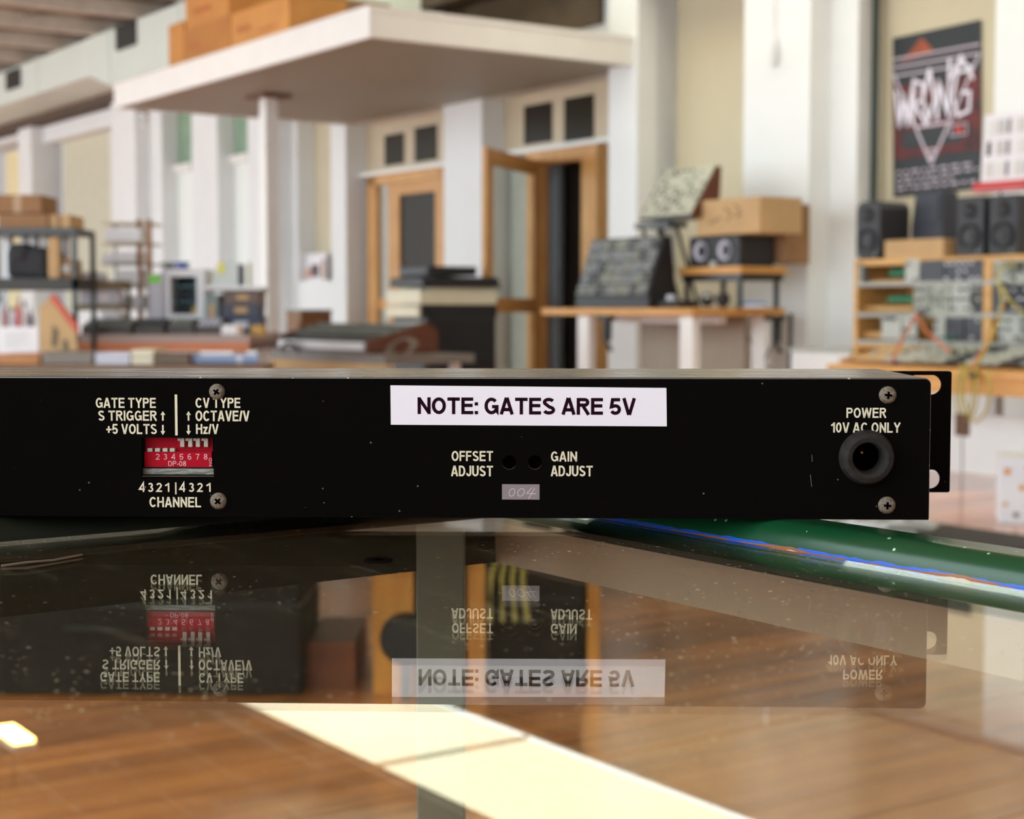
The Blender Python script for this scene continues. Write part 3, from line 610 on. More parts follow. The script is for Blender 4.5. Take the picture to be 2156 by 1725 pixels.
cable([q(1931, 661, 6.49), q(1945, 690, 6.40), q(1965, 712, 6.30), q(2003, 743, 6.1)], orange_c, 'orange red patch cable slanting down right across the lower rail', r=.0065, group=cg)
cable([q(2106, 600, 6.49), q(2125, 630, 6.4), q(2148, 655, 6.38), q(2175, 668, 6.45)], yellow_c, 'yellow green patch cable across the right hand dark modules', r=.0065, group=cg)
cable([q(2116, 640, 6.49), q(2098, 680, 6.35), q(2080, 720, 6.2), q(2055, 760, 6.0), q(2044, 785, 5.92)], orange_c, 'peach patch cable crossing the bottom of the pine divider', r=.0065, group=cg)
cable([q(2140, 560, 6.49), q(2102, 570, 6.40), q(2110, 640, 6.3), q(2092, 700, 6.2), q(2068, 750, 6.05), q(2045, 790, 5.90)], yellow_c, 'yellow patch cable hanging down past the bench front', r=.0065, group=cg)
hg = 'cables hooked over the bench front'
for k, (a, b, lab) in enumerate(((2012, 2048, 'inner yellow cable loop hanging over the bench front'), (2022, 2058, 'middle yellow cable loop hanging over the bench front'), (2030, 2084, 'wide yellow cable loop hanging lowest over the bench front'))):
    v_ = BV-.04-.02*k
    cable([q(a+12, 768, v_+.1), q(a+2, 800, v_), q(a, 840, v_), q((a+b)/2-6, 880+4*k, v_), q(b-6, 862, v_), q(b, 820, v_), q(b-2, 780, v_+.05)], yellow_c, lab, 'hanging_cable', .006, hg, plugs=False)
o = thing('plug_bundle', 'brown bundle of plugs dangling below the yellow cables', 'plugs', *q(2026, 918, BV-.06))
for k in range(4): MB().cyl((-.03+.02*k, 0, 0), .010, .10, 'z', 8).build('plug', mat('brown_plug', '#6b4a30', .5), o)
MB().tube([(0, 0, 0), (.003, 0, -.12), (0, 0, -.26)], .004).build('cord_tail', mgrey, o)
# on top of the rack
sg = 'black studio speakers on the rack'
speaker(1800, 1850, 424, 538, 6.60, 'single black studio speaker at the left end of the rack top', sg)
speaker(2010, 2068, 414, 534, 6.62, 'black studio speaker of the pair, next to the pale box', sg, cone=black, round_=.012)
speaker(2078, 2140, 410, 533, 6.62, 'black studio speaker of the pair, at the right end of the rack', sg, cone=black, round_=.012)
carton('shallow pale cardboard box between the speakers on the rack', 1862, 1986, 506, 540, 6.58, .30, card2, None, ZSH)
o = thing('dark_wedge_case', 'dark blue slanted case standing behind the pale box', 'case', px2x(1982, 6.95), 6.8, ZSH); w_ = px2x(2030, 6.8)-px2x(1950, 6.8)
MB().prism([(-w_*.36, 0), (w_/2, 0), (w_/2, .36), (-w_/4, .36), (-w_*.36, .18)], 0, .12, 'y').build('case_body', mat('navy_black_plastic', '#2b2e3a', .5, var=.05), o, bevel=.006); B(-w_/5, w_/2-.02, -.008, 0, .2, .34).build('front_panel', mat('navy_black_plastic', '#2b2e3a', .5, var=.05), o)
# printed board with red foot
v_ = 6.50; x0 = px2x(2052, v_); z0 = pv(2100, 404, v_)[1]; z1 = pv(2100, 238, v_)[1]; bh = z1-z0; bwd = .62
o = thing('printed_sign_board', 'white printed board with rows of grey blocks and a red foot above the speakers', 'sign', x0+.02, v_, z0)
B(0, bwd, 0, .012, .05, bh, rx=-.06, about=(0, 0)).build('board', paper, o); B(-.03, bwd, -.02, .05, .012, .05).build('red_foot', red, o, bevel=.003); B(-.03, bwd, -.02, .05, .0, .012).build('foot_underside', mat('pink_plastic', '#c98a90', .5), o)
for r_ in range(3):
    zc = bh*(.83-.27*r_)
    for k in range(10):
        if r_ == 2 and k > 4: continue
        c_ = ('#cfcfca', '#c2c2bf', '#8e8e90')[(k*7+r_*3) % 3] if (k*3+r_) % 5 else '#dededa'
        if r_ == 1 and k == 0: c_ = '#2c2e30'
        B(.03+k*.058, .03+k*.058+(.022 if c_ in ('#2c2e30', '#8e8e90') else .042), -.004, -.001, zc-bh*.09, zc+bh*.09, rx=-.06, about=(0, 0)).build('printed_block', mat('print'+c_[1:], c_, .7, var=0), o)
text_mesh('Neue', 'lettering', mat('red_print', '#b8303c', .7, var=0), o, bwd*.55, bwd*.9, bh*.2, bh*.32, -.02)
for s in (.1, bwd-.1): MB().tube([(s, .03, 0.005), (s, .05, -(z0-ZSH))], .006).build('support_rod', blackmetal, o)
# ---------------------------------------------------------------- poster
v_ = 7.585; x0 = px2x(1883, v_, 250); x1 = px2x(2068, v_, 250); z0 = pv(1878, 416, v_)[1]; z1 = pv(1882, 80, v_)[1]; pwid, ph = x1-x0, z1-z0
po = thing('music_poster', 'black and red poster with jagged white WRONG lettering on the beige blind', 'poster', x0, v_, z0)
po.rotation_euler = Euler((0, math.radians(-1.4), TH))
blk = mat('poster_black', '#20262b', .5, var=.15, scale=6, col2='#171c20'); 
B(0, pwid, 0, .003, 0, ph).build('poster_sheet', blk, po)
rd = mat('poster_red_haze', '#6a2626', .6, var=.2, scale=9, col2='#1f191c')
B(0, pwid, -.0012, 0, ph*.23, ph*.70).build('red_print', rd, po)
MB().prism([(pwid*.1, ph*.84), (pwid*.5, ph*.86), (pwid*.34, ph*.97)], -.0016, -.0004, 'y').build('orange_print', mat('poster_orange', '#a5502e', .6, var=.2, scale=10, col2='#6a3426'), po)
B(pwid*.12, pwid*.8, -.0018, -.0012, ph*.29, ph*.40).build('black_print', blk, po)
ln = MB(); yy = -.002
for k in range(3): ln.stroke([(0.004, ph*(.865-.052*k)), (pwid*(.995-.2*(k == 2)), ph*(.855-.052*k))], .011, yy)
ln.stroke([(0.01, ph*.77), (pwid*.44, ph*.19)], .016, yy); ln.stroke([(pwid*.99, ph*.80), (pwid*.46, ph*.19)], .016, yy); ln.stroke([(pwid*.27, ph*.42), (pwid*.68, ph*.42)], .016, yy)
ln.stroke([(pwid*.40, ph*.27), (pwid*.45, ph*.21), (pwid*.5, ph*.27), (pwid*.40, ph*.27)], .010, yy); ln.build('triangle_lines', mat('poster_pale_line', '#c9bcc9', .6, var=0), po)
def lt(strokes, ox, oz, sx, sz, wd):
    mb = MB()
    for st in strokes: mb.stroke([(ox+a*sx, oz+b*sz) for a, b in st], wd, -.0035)
    return mb.build('lettering', mat('poster_white', '#ece8f6', .6, var=0), po)
S = pwid
lt([[(0, 1), (.18, 0), (.38, .9), (.55, 0), (.9, 1.25)]], S*.04, ph*.44, S*.24, ph*.22, .022)
lt([[(0, 0), (.1, 1.1), (.6, 1.0), (.55, .6), (.1, .5), (.8, -.05)]], S*.24, ph*.44, S*.2, ph*.24, .020)
lt([[(.4, 1.1), (0, .5), (.35, 0), (.8, .45), (.45, 1.15)]], S*.36, ph*.45, S*.17, ph*.27, .022)
lt([[(0, 0), (.12, 1.0), (.75, .05), (.85, 1.5)]], S*.52, ph*.45, S*.17, ph*.23, .022)
lt([[(.9, 1.25), (.3, 1.5), (0, .5), (.25, 0), (.8, .1), (.85, .6), (.45, .62)]], S*.70, ph*.45, S*.22, ph*.22, .020)
lt([[(.0, 0), (.5, 1), (1, 0)], [(.2, .35), (.8, .35)]], S*.66, ph*.66, S*.26, ph*.15, .018)
for r_ in range(4):
    xx = S*.05; mb = MB()
    while xx < S*(.93, .98, .70, .9)[r_]:
        l_ = random.uniform(.02, .07); mb.box(xx, min(xx+l_, S*.97), -.003, -.001, ph*(.147-.036*r_), ph*(.160-.036*r_)); xx += l_+.024
    mb.build('small_print', mat('poster_pale_line', '#c9bcc9', .6, var=0), po, kind='stuff')
bx = MB(); 
for r_ in ([(.67, .335), (.85, .335), (.85, .40), (.67, .40), (.67, .335)],): bx.stroke([(a*S, b*ph) for a, b in r_], .007, yy)
bx.build('stamp_outline', mat('poster_pale_line', '#c9bcc9', .6, var=0), po); B(S*.72, S*.80, -.003, -.001, ph*.35, ph*.385).build('stamp_mark', red, po)
# pull cord
o = thing('pull_cord', 'white hanging cord with a toggle on the pier left of the poster', 'cord', *q(1627, 135, PIER-.03))
MB().tube([(0, 0, 0), (0, 0, .6), (0, 0, 1.0)], .007).build('cord', white_pl, o); MB().lathe([(.001, -.02), (.02, -.01), (.028, .03), (.026, .13), (.015, .16), (.001, .165)], (0, 0, 0), 'z', 14).build('toggle', white_pl, o, smooth=True)

# ---------------------------------------------------------------- desk with the synthesizers (centre right)
DKV = 6.26; dx0 = px2x(1140, DKV); dx1 = px2x(1457, DKV); dz = HC + .003; dt = .045; DL = dx1-dx0; DD = .75
dk = thing('standing_desk', 'pine topped desk with white legs beside the open pine door', 'desk', dx0, DKV, 0)
B(0, DL, 0, DD, dz-dt, dz).build('desk_top', ply_bench, dk, bevel=.004)
for x in (.40, DL-.10):
    for y in (.05, DD-.12): B(x-.07 if y > .3 else x-.07, x+.05, y, y+.06, 0, dz-dt).build('leg', white_gloss, dk, bevel=.005)
B(.36, DL-.1, .30, .36, dz-dt-.05, dz-dt).build('crossbar', white_gloss, dk); B(.3, DL-.2, .60, .63, dz-.42, dz-dt).build('modesty_panel', mat('grey_beige_board', '#a89c8c', .6, var=.03), dk)
cgp = 'black desk clamps'
for px_, lab, yy_ in ((1272, 'black clamp under the desk top by its front left leg', 0), (1628, 'black clamp under the right end of the desk top', .55)):
    o = thing('desk_clamp', lab, 'clamp', px2x(px_, DKV+yy_), DKV+yy_-.01, dz-dt, group=cgp)
    B(-.06, .06, -.01, .06, -.03, 0).build('clamp_jaw', black, o); B(.0, .04, .0, .04, -.16, -.03, ).build('clamp_body', black, o); MB().tube([(-.01, .02, -.1), (.02, .02, -.18), (.06, .02, -.22)], .014).build('clamp_handle', black, o, smooth=True)
# small shelf on the desk
SV = 6.60; shz = pv(1490, 562, SV)[1]; sx0 = px2x(1428, SV); sx1 = px2x(1559, SV)
sh = thing('desk_shelf', 'small pine shelf on black legs raised above the desk', 'shelf', sx0, SV, 0)
B(0, sx1-sx0, 0, .38, shz-.045, shz).build('shelf_board', ply_bench, sh, bevel=.003); B(.02, sx1-sx0-.01, .01, .36, shz-.085, shz-.047).build('shelf_frame', blackmetal, sh)
for x in (.05, sx1-sx0-.04):
    for y in (.03, .33): B(x-.012, x+.012, y-.012, y+.012, dz, shz-.085).build('leg', blackmetal, sh)
# wide speaker and box on the shelf
w0, w1 = px2x(1450, 6.64), px2x(1556, 6.64); hz_ = pv(1500, 497, 6.64)[1]-shz
o = thing('centre_speaker', 'long black speaker with two pale cones on the small shelf', 'speaker', (w0+w1)/2, 6.64, shz)
hw = (w1-w0)/2; B(-hw, hw, 0, .28, 0, hz_).build('cabinet', black_soft, o, bevel=.006)
for s in (-1, 1): MB().lathe([(.060, 0), (.060, -.010), (.05, -.006), (.045, .0), (.018, .016), (.001, .008)], (s*hw*.48, -.004, hz_*.52), 'y', 26).build('speaker_cone', lilac, o, smooth=True)
B(-.03, .03, -.012, 0, .0, .035).build('badge', lgrey, o, bevel=.008)
zc = shz+hz_
_, hb = carton('brown box with a marker scrawl on top of the long black speaker', 1466, 1600, 420, 495, 6.58, .34, card2, None, zc)
sc = MB(); bxw = px2x(1600, 6.58)-px2x(1466, 6.58)
for st in ([(-.17, .07), (-.06, .10)], [(-.02, .16), (.04, .12), (.0, .08)], [(.06, .17), (.11, .15), (.08, .10), (.13, .12)]): sc.stroke(st, .009, -.001)
so = sc.build('marker_scrawl', mat('marker_ink', '#6e5638', .7, var=0), bpy.data.objects[_.name])
carton('second brown box behind the scrawled one at the pier', 1600, 1655, 432, 520, 6.95, .2, card3, None, shz+.02)
# lower modular synth in black case
def leaning(name, label, cat, a, b, y0, y1, v, zb, facem, sidem, lean, depth, base=.0, keys=None):
    xa, xb = px2x(a, v), px2x(b, v); L_ = xb-xa; h_ = (pv((a+b)/2, y0, v)[1]-zb)
    o = thing(name, label, cat, xa, v, zb)
    prof = [(0, base), (lean, h_), (lean+depth*.35, h_), (depth+lean*.6, base), (depth+lean*.6, 0), (0, 0)]
    MB().prism(prof, 0.012, L_-.012, 'x').build('case_body', black, o)
    for x in (0, L_-.012): MB().prism(prof, x, x+.012, 'x').build('side_cheek', sidem, o, bevel=.002)
    an = math.atan2(h_-base, lean); SL = math.hypot(h_-base, lean)
    fp = B(.014, L_-.014, 0, SL, 0, .006).build('front_panel', facem, o, loc=(0, 0, base), rot=(an, 0, 0))
    return o, fp, L_, SL
o, fp, L_, SL = leaning('black_modular_case', 'black case of grey modules leaning back on the pine desk', 'synthesizer', 1212, 1366, 500, 640, 6.33, dz, pan_d, black, .13, .14, base=.07)
g1 = mat('module_grey_print', '#8d9296', .5, var=.3, scale=35, col2='#565b60')
for r_ in range(5):
    z0_ = .012+r_*(SL-.02)/5; x_ = .02
    while x_ < L_-.06:
        wd = random.choice((.06, .09, .12)); wd = min(wd, L_-.02-x_)
        m_ = B(x_, x_+wd-.004, z0_, z0_+(SL-.02)/5-.008, .006, .012).build('module_panel', random.choice((g1, g1, dgrey, mgrey)), fp); x_ += wd
q1 = MB()
for i in range(18):
    for j in range(10):
        if random.random() < .45: q1.cyl((.03+i*(L_-.06)/17, .02+j*(SL-.04)/9, .012), .006, .014, 'z', 6)
q1.build('knob_cluster', lgrey, fp, kind='stuff')
# upper synth on black stand
su0 = px2x(1345, 6.50); zb = pv(1400, 462, 6.50)[1]
o, fp, L_, SL = leaning('wood_ended_synthesizer', 'cream synthesizer with brown wooden ends tilted up on a black stand', 'synthesizer', 1345, 1456, 352, 462, 6.50, zb, mat('cream_synth_panel', '#b4b5a6', .45, var=.06, scale=30), mahog, .20, .10, base=.02)
pr_ = MB(); kn = MB()
for j in range(6):
    for k in range(random.randint(3, 5)):
        x_ = .03+random.random()*(L_-.12); pr_.box(x_, x_+random.uniform(.02, .06), .03+j*SL/6.4, .03+j*SL/6.4+.016, .006, .0072)
    for k in range(9):
        if random.random() < .5: kn.cyl((.03+k*(L_-.06)/8, .055+j*SL/6.4, .006), .008, .015, 'z', 8)
pr_.build('panel_print', mat('grey_print', '#5c5f58', .6, var=0), fp, kind='stuff'); kn.build('knob_cluster', dgrey, fp, kind='stuff')
o = thing('synthesizer_stand', 'black tubular stand under the tilted cream synthesizer', 'stand', px2x(1384, 6.6), 6.62, dz)
for s in (-1, 1):
    MB().tube([(s*.09, 0, 0), (s*.09, .03, .25), (s*.09, -.08, zb-dz-.012)], .012).build('stand_leg', blackmetal, o, smooth=True); MB().tube([(s*.09, .25, 0.0), (s*.09, .05, zb-dz-.012)], .012).build('stand_leg', blackmetal, o)
B(-.15, .19, -.09, -.06, zb-dz-.045, zb-dz-.012).build('stand_bar', blackmetal, o); B(-.15, .19, .03, .06, zb-dz-.045, zb-dz-.012).build('stand_bar', blackmetal, o); MB().tube([(-.09, .03, .3), (.09, .03, .1)], .009).build('brace', blackmetal, o)
o = thing('desk_gadget', 'black blob shaped controller beside the leaning case', 'controller', px2x(1400, 6.38), 6.38, dz); B(-.10, .12, 0, .16, 0, .05).build('controller_body', black_soft, o, bevel=.02, seg=3); MB().cyl((0, .05, .05), .03, .03, 'z', 14).build('dial', lilac, o)
o = thing('headphones', 'grey headphones lying on the desk under the small shelf', 'headphones', px2x(1505, 6.4), 6.4, dz)
for s in (-1, 1): MB().lathe([(.001, -.02), (.04, -.02), (.045, 0), (.04, .02), (.001, .025)], (s*.07, 0, .05), 'x', 18).build('ear_cup', black_soft, o, smooth=True)
MB().tube([(.07*math.cos(t*PI/8), .09*math.sin(t*PI/8)+.0, .05+.02*math.sin(t*PI/8)) for t in range(9)], .008).build('headband', mgrey, o, smooth=True); MB().cyl((-.04, -.02, .06), .022, .02, 'z', 12).build('pad', lgrey, o)
o = thing('blue_cable_coil', 'coil of blue and white cable at the back of the desk', 'cable coil', px2x(1600, 6.75), 6.7, dz)
for k, m_ in enumerate((white_pl, mat('blue_cable', '#4a7ab0', .5, var=0))): MB().tube([((.09-.01*k)*math.cos(t*PI/8), .06*math.sin(t*PI/8), .012+.016*k) for t in range(17)], .010).build('cable_turn', m_, o, smooth=True)
o = thing('tall_black_stand', 'thin black floor stand with loose cables at the right end of the desk', 'stand', px2x(1665, 6.9), 6.9, 0)
MB().tube([(0, 0, .01), (0, 0, .8)], .015).build('pole', blackmetal, o)
for s in (0, 2.1, 4.2): MB().tube([(0, 0, .14), (.2*math.cos(s), .2*math.sin(s), .012)], .010).build('foot', blackmetal, o)
cable([q(1548, 674, 6.95), q(1570, 700, 6.9), q(1590, 740, 6.9), q(1610, 768, 6.9), q(1650, 790, 6.9)], mgrey, 'grey cable drooping under the desk at the right', 'drooping_cable', .006, 'cables under the desk', plugs=False)
cable([q(1640, 690, 6.95), q(1622, 735, 6.9), q(1600, 770, 6.9), q(1560, 800, 6.9)], mat('brown_cable', '#4a3c32', .5), 'brown cable drooping under the desk beside the black stand', 'drooping_cable', .006, 'cables under the desk', plugs=False)
o = thing('white_floor_cabinet', 'low white cabinet at the foot of the pier left of the bench', 'cabinet', px2x(1725, 6.9), 6.85, 0); zz = pv(1730, 742, 6.85)[1]
B(-.18, .30, 0, .35, 0, zz).build('cabinet_body', white_gloss, o, bevel=.005); B(-.19, .31, -.01, .36, zz, zz+.02).build('cabinet_top', lgrey, o); B(-.16, .28, -.012, 0, .05, zz-.04).build('door', white_gloss, o)
# ---------------------------------------------------------------- black stack and the wood-ended keyboard (centre)
sv = 6.05; bx0_, bx1_ = px2x(822, sv), px2x(893, sv); wS = bx1_-bx0_
zt0 = pv(857, 668, sv)[1]; dS = .62
o = thing('black_amplifier', 'tall black amplifier cabinet under the pile of old keyboards', 'amplifier', bx0_, sv, 0)
B(0, wS, .02, dS, .04, zt0).build('cabinet', black, o, bevel=.008)
B(.03, wS-.03, .008, .02, .12, zt0-.18).build('grille_cloth', black_soft, o); B(.03, wS-.03, .0, .02, zt0-.14, zt0-.04).build('control_panel', lgrey, o)
for s in range(6): MB().cyl((.08+s*(wS-.16)/5, 0, zt0-.09), .014, -.02, 'y', 10).build('knob', black, o)
for x in (.05, wS-.05):
    for y in (.08, dS-.08): MB().cyl((x, y, 0), .025, .04, 'z', 10).build('caster', black, o)
B(wS, wS+.03, dS-.25, dS-.05, zt0-.38, zt0-.28).build('side_handle', black, o, bevel=.01)
def kbstack(label, z0, h, m, m2, ax, aw, grp, keysm=cream):
    o = thing('keyboard_instrument', label, 'keyboard', ax, sv-.03, z0, group=grp)
    B(0, aw, 0, dS+.04, 0, h*.8).build('case_body', m, o, bevel=.006); B(.01, aw-.01, .12, dS+.03, h*.8, h).build('control_panel', m2, o)
    if 'bottom' in label: B(aw-.002, aw+.012, .02, dS+.05, -.002, h+.004).build('side_cheek', black, o)
    k = MB()
    for i in range(int((aw-.04)/.022)): k.box(.02+i*.022, .02+i*.022+.020, .004, .11, h*.8, h*.8+.010)
    k.build('keys', keysm, o, kind='stuff'); return o
g = 'keyboards piled on the black amplifier'
z_a = zt0; h_a = pv(857, 642, sv)[1]-z_a; kbstack('cream keyboard at the bottom of the pile on the black amplifier', z_a, h_a, cream, dgrey, bx0_-.02, wS*.98, g)
z_b = z_a+h_a; h_b = pv(857, 606, sv)[1]-z_b; kbstack('thick cream keyboard in the middle of the pile', z_b+.001, h_b, cream, cream, bx0_-.01, wS*1.02, g)
z_c = z_b+h_b+.002; h_c = pv(857, 570, sv)[1]-z_c; kbstack('black keyboard on top of the pile', z_c, h_c*.62, black, black, bx0_+.04, wS*.98, g, black_soft)
o = thing('black_expander', 'small black sound box topping the pile of keyboards', 'sound module', bx0_+.06, sv+.04, z_c+h_c*.6+.012); B(0, wS*.85, 0, .42, 0, h_c*.55).build('case_body', black, o, bevel=.006); B(.02, wS*.8, -.004, 0, .01, h_c*.4).build('front_panel', dgrey, o)
# long keyboard with mahogany end
kv = 4.76; kx0, kx1 = px2x(560, kv), px2x(772, kv); KL = kx1-kx0; kz = pv(700, 742, kv)[1]
o = thing('wood_ended_keyboard', 'long dark keyboard with mahogany ends in front of the black amplifier', 'keyboard', kx0, kv, kz)
zk = pv(700, 725, kv)[1]-kz; zt_ = pv(700, 688, kv)[1]-kz; cheek = [(0, .015), (0, zk+.02), (.12, zk+.05), (.34, zt_+.02), (.46, zt_+.02), (.50, .05), (.40, -.14+.0), (.30, -.14)]
cheek = [(0, 0), (0, zk+.03), (.13, zk+.055), (.42, zt_+.03), (.50, zt_-.02), (.50, 0)]
for x in (0, KL-.03): MB().prism(cheek, x, x+.03, 'x').build('end_cheek', mahog, o, bevel=.004)
B(.03, KL-.03, .01, .48, 0, .02).build('base_board', mahog, o); B(.03, KL-.03, .0, .015, .02, zk-.02).build('front_rail', mahog, o)
MB().prism([(.15, zk+.02), (.15, zk+.045), (.42, zt_+.015), (.48, zt_-.02), (.48, .02), (.46, .02)], .03, KL-.03, 'x').build('control_panel', mat('speckled_dark_panel', '#3e3834', .6, var=.3, scale=25, col2='#24221f'), o)
k = MB(); n_ = 36
for i in range(n_): k.box(.035+i*(KL-.07)/n_, .035+(i+.95)*(KL-.07)/n_, -.008, .145, zk-.03, zk+.016)
k.build('white_keys', white_pl, o, kind='stuff'); k = MB()
for i in range(n_):
    if i % 7 not in (2, 6): k.box(.035+(i+.75)*(KL-.07)/n_, .035+(i+1.25)*(KL-.07)/n_, .06, .145, zk+.012, zk+.024)
k.build('black_keys', black, o, kind='stuff'); k = MB()
for i in range(26):
    for j in range(3):
        t = (j+.6)/3.4; k.cyl((.08+i*(KL-.16)/25, .15+.27*t, zk+.045+(zt_-zk-.03)*t), .011, .02, 'z', 8)
k.build('knob_cluster', mgrey, o, kind='stuff')
ft = thing('keyboard_trestle', 'grey topped trestle under the long wood ended keyboard', 'trestle', kx0-.05, kv-.05, 0)
B(0, KL+.35, 0, .62, kz-.055, kz-.002).build('trestle_top', mat('grey_laminate', '#77716c', .5, var=.05), ft); B(0, KL+.35, 0, .02, kz-.14, kz-.056).build('front_lip', card2, ft)
for x in (.06, KL+.22):
    for y in (.04, .52): B(x, x+.05, y, y+.05, 0, kz-.056).build('leg', white_gloss, ft)
o = thing('black_bag_strap', 'black strap looped over the front of the wood ended keyboard', 'strap', px2x(615, kv-.03), kv-.04, kz-.0)
MB().tube([(-.14, 0, -.02), (-.08, -.01, .035), (0, -.015, .05), (.08, -.01, .03), (.13, 0, -.02)], .014).build('strap_loop', black, o, smooth=True); MB().cyl((-.14, 0, -.03), .02, .02, 'z', 12).build('buckle', steel, o)
o = thing('cable_heap', 'heap of grey brown cable beside the mahogany end of the keyboard', 'cable', px2x(830, kv-.1), kv-.02, kz+.02)
for k in range(4): MB().tube([((.10+.015*k)*math.cos(t*PI/8), (.02+.01*k)*math.sin(t*PI/8)+(-.03), .03+(.05)*math.sin(t*PI/8)) for t in range(17)], .008).build('cable_turn', mat('grey_brown_cable', '#6a5c50', .5), o, smooth=True)
o = thing('wooden_drawer_box', 'small brown wooden box on the floor side of the post', 'box', px2x(618, 6.5), 6.5, 0); zz = pv(618, 652, 6.5)[1]
B(-.14, .14, 0, .3, 0, zz-.02).build('box_body', mat_wood('walnut', '#8a5c30', '#6b421e', 5), o); B(-.145, .145, -.01, .31, zz-.02, zz).build('box_top', mgrey, o); B(-.11, .11, -.01, 0, zz-.4, zz-.1).build('drawer_front', mat_wood('walnut', '#8a5c30', '#6b421e', 5), o)
# picture in the beige window
x0, z0 = pv(638, 592, 7.52); x1 = px2x(692, 7.52); z1 = pv(665, 530, 7.52)[1]
o = thing('small_picture', 'white edged small picture in the narrow blind window left of the doors', 'picture', x0, 7.5, z0-.02)
B(0, x1-x0, 0, .012, 0, z1-z0).build('picture_sheet', paper, o); B((x1-x0)*.4, (x1-x0)*.72, -.003, 0, (z1-z0)*.2, (z1-z0)*.62).build('printed_patch', mat('plum_print', '#6f5a62', .7, var=.2), o); B((x1-x0)*.2, (x1-x0)*.42, -.003, 0, (z1-z0)*.15, (z1-z0)*.5).build('printed_patch', mat('peach_print', '#dcb0a0', .7, var=.1), o); B((x1-x0)*.82, (x1-x0)*.95, -.003, 0, (z1-z0)*.1, (z1-z0)*.8).build('printed_patch', mat('tan_print', '#b08a70', .7, var=.1), o)

# ---------------------------------------------------------------- the cluttered tables at the left
def wthing(name, label, cat, a, b, y0, y1, Y, group=None, zb=None, rz=0):
    """thing whose front fills pixels a..b, y0..y1 at depth Y, facing the camera side"""
    x0, z0 = pw(a, y1, Y); x1 = pw(b, y1, Y)[0]; z1 = pw((a+b)/2, y0, Y)[1]
    if zb is not None: z0 = zb
    o = thing(name, label, cat, (x0+x1)/2, Y, z0, world=True, group=group, rz=rz); return o, (x1-x0)/2, z1-z0
def wbox(name, label, cat, a, b, y0, y1, Y, depth, m, extra=(), group=None, zb=None, part='body', bevel=.004, feet=None):
    o, w_, h_ = wthing(name, label, cat, a, b, y0, y1, Y, group, zb)
    B(-w_, w_, 0, depth, 0, h_).build(part, m, o, bevel=bevel)
    for (nm, fx0, fx1, fz0, fz1, mm, pr) in extra: B(-w_+2*w_*fx0, -w_+2*w_*fx1, -pr, .0, h_*fz0, h_*fz1).build(nm, mm, o)
    return o, w_, h_
TY = 9.0
tz = pw(340, 705, TY)[1]
o, w_, h_ = wthing('long_work_table', 'long low table with a terracotta edge under the printer and parts', 'table', 150, 526, 705, 740, TY)
B(-w_, w_, 0, 1.1, h_-.04, h_).build('table_top', mat('lilac_grey_laminate', '#a8928a', .5, var=.03), o); B(-w_, w_, -.02, 0, 0, h_*.52).build('front_edge', terra, o); B(-w_, w_, -.015, 0, h_*.52, h_-.002).build('upper_edge', mat('lilac_grey_laminate', '#a8928a', .5, var=.03), o)
B(-w_, w_, 0, 1.1, 0, h_-.04).build('frame', mahog, o)
zf = o.location.z
for x in (-w_+.05, w_-.1):
    for y in (.05, 1.0): B(x, x+.06, y, y+.06, -zf, 0).build('leg', white_gloss, o)
g = 'dark drum machines along the long table'
dm = mat('brown_black_panel', '#4a403a', .5, var=.25, scale=18, col2='#2e2825')
for a, b, lab in ((172, 276, 'widest dark drum machine at the left end of the long table'), (284, 344, 'dark drum machine second from the left on the long table'), (352, 408, 'dark drum machine below the white printer window'), (412, 464, 'dark drum machine at the right end of the row')):
    o, w_, h_ = wthing('drum_machine', lab, 'drum machine', a, b, 672, 704, TY+.05, g, zb=tz+.001)
    MB().prism([(0, 0), (0, h_*.5), (.22, h_), (.24, h_), (.24, 0)], -w_, w_, 'x').build('case_body', dm, o)
    k = MB(); n_ = int(2*w_/.03)
    for i in range(n_):
        for j in range(3): k.cyl((-w_+.02+i*.03, .03+j*.06, h_*.5+(.03+j*.06)/.22*h_*.5-.005), .010, .022, 'z', 8)
    k.build('knob_cluster', random.choice((mgrey, dgrey, lilac)), o, kind='stuff')
wbox('white_label_card', 'small white card leaning at the right end of the drum machines', 'card', 466, 510, 684, 702, TY+.02, .01, paper, [('orange_mark', .75, 1, .1, .9, card2, .002)], zb=tz+.001)
wbox('yellow_tape_roll', 'yellow block at the right corner of the long table', 'block', 528, 553, 685, 706, TY+.1, .10, mat('yellow_plastic', '#d9a92c', .5), [('side_label', .2, .8, .2, .8, card2, .002)], part='block_body', zb=pw(540, 706, TY+.1)[1])
# printer
o, w_, h_ = wthing('box_printer', 'white boxy three dimensional printer with a dark window, tallest on the long table', 'printer', 341, 430, 566, 672, TY+.35, zb=tz+.001)
pbx = MB(); pbx.box(-w_, w_, .02, .34, h_*.88, h_).box(-w_, w_, .02, .34, 0, h_*.30).box(-w_, -w_*.62, .02, .34, h_*.30, h_*.88).box(w_*.62, w_, .02, .34, h_*.30, h_*.88).box(-w_, w_, .32, .34, h_*.3, h_*.88)
pbx.build('printer_shell', white_pl, o); B(-w_*.62, w_*.62, .30, .32, h_*.3, h_*.88).build('inner_back', mat('teal_dark', '#3d5560', .5), o)
for j in range(4): B(-w_*.62, w_*.62, .10, .3, h_*(.36+.12*j), h_*(.38+.12*j)).build('inner_shelf', mat('teal_rail', '#4f8590', .4) if j % 2 else dgrey, o)
B(w_*.3, w_*.55, .08, .14, h_*.3, h_*.42).build('filament_spool', mat('ochre', '#b89a3a', .5), o); B(-w_, -w_+.02, .0, .02, h_*.0, h_).build('door_edge', lilac, o)
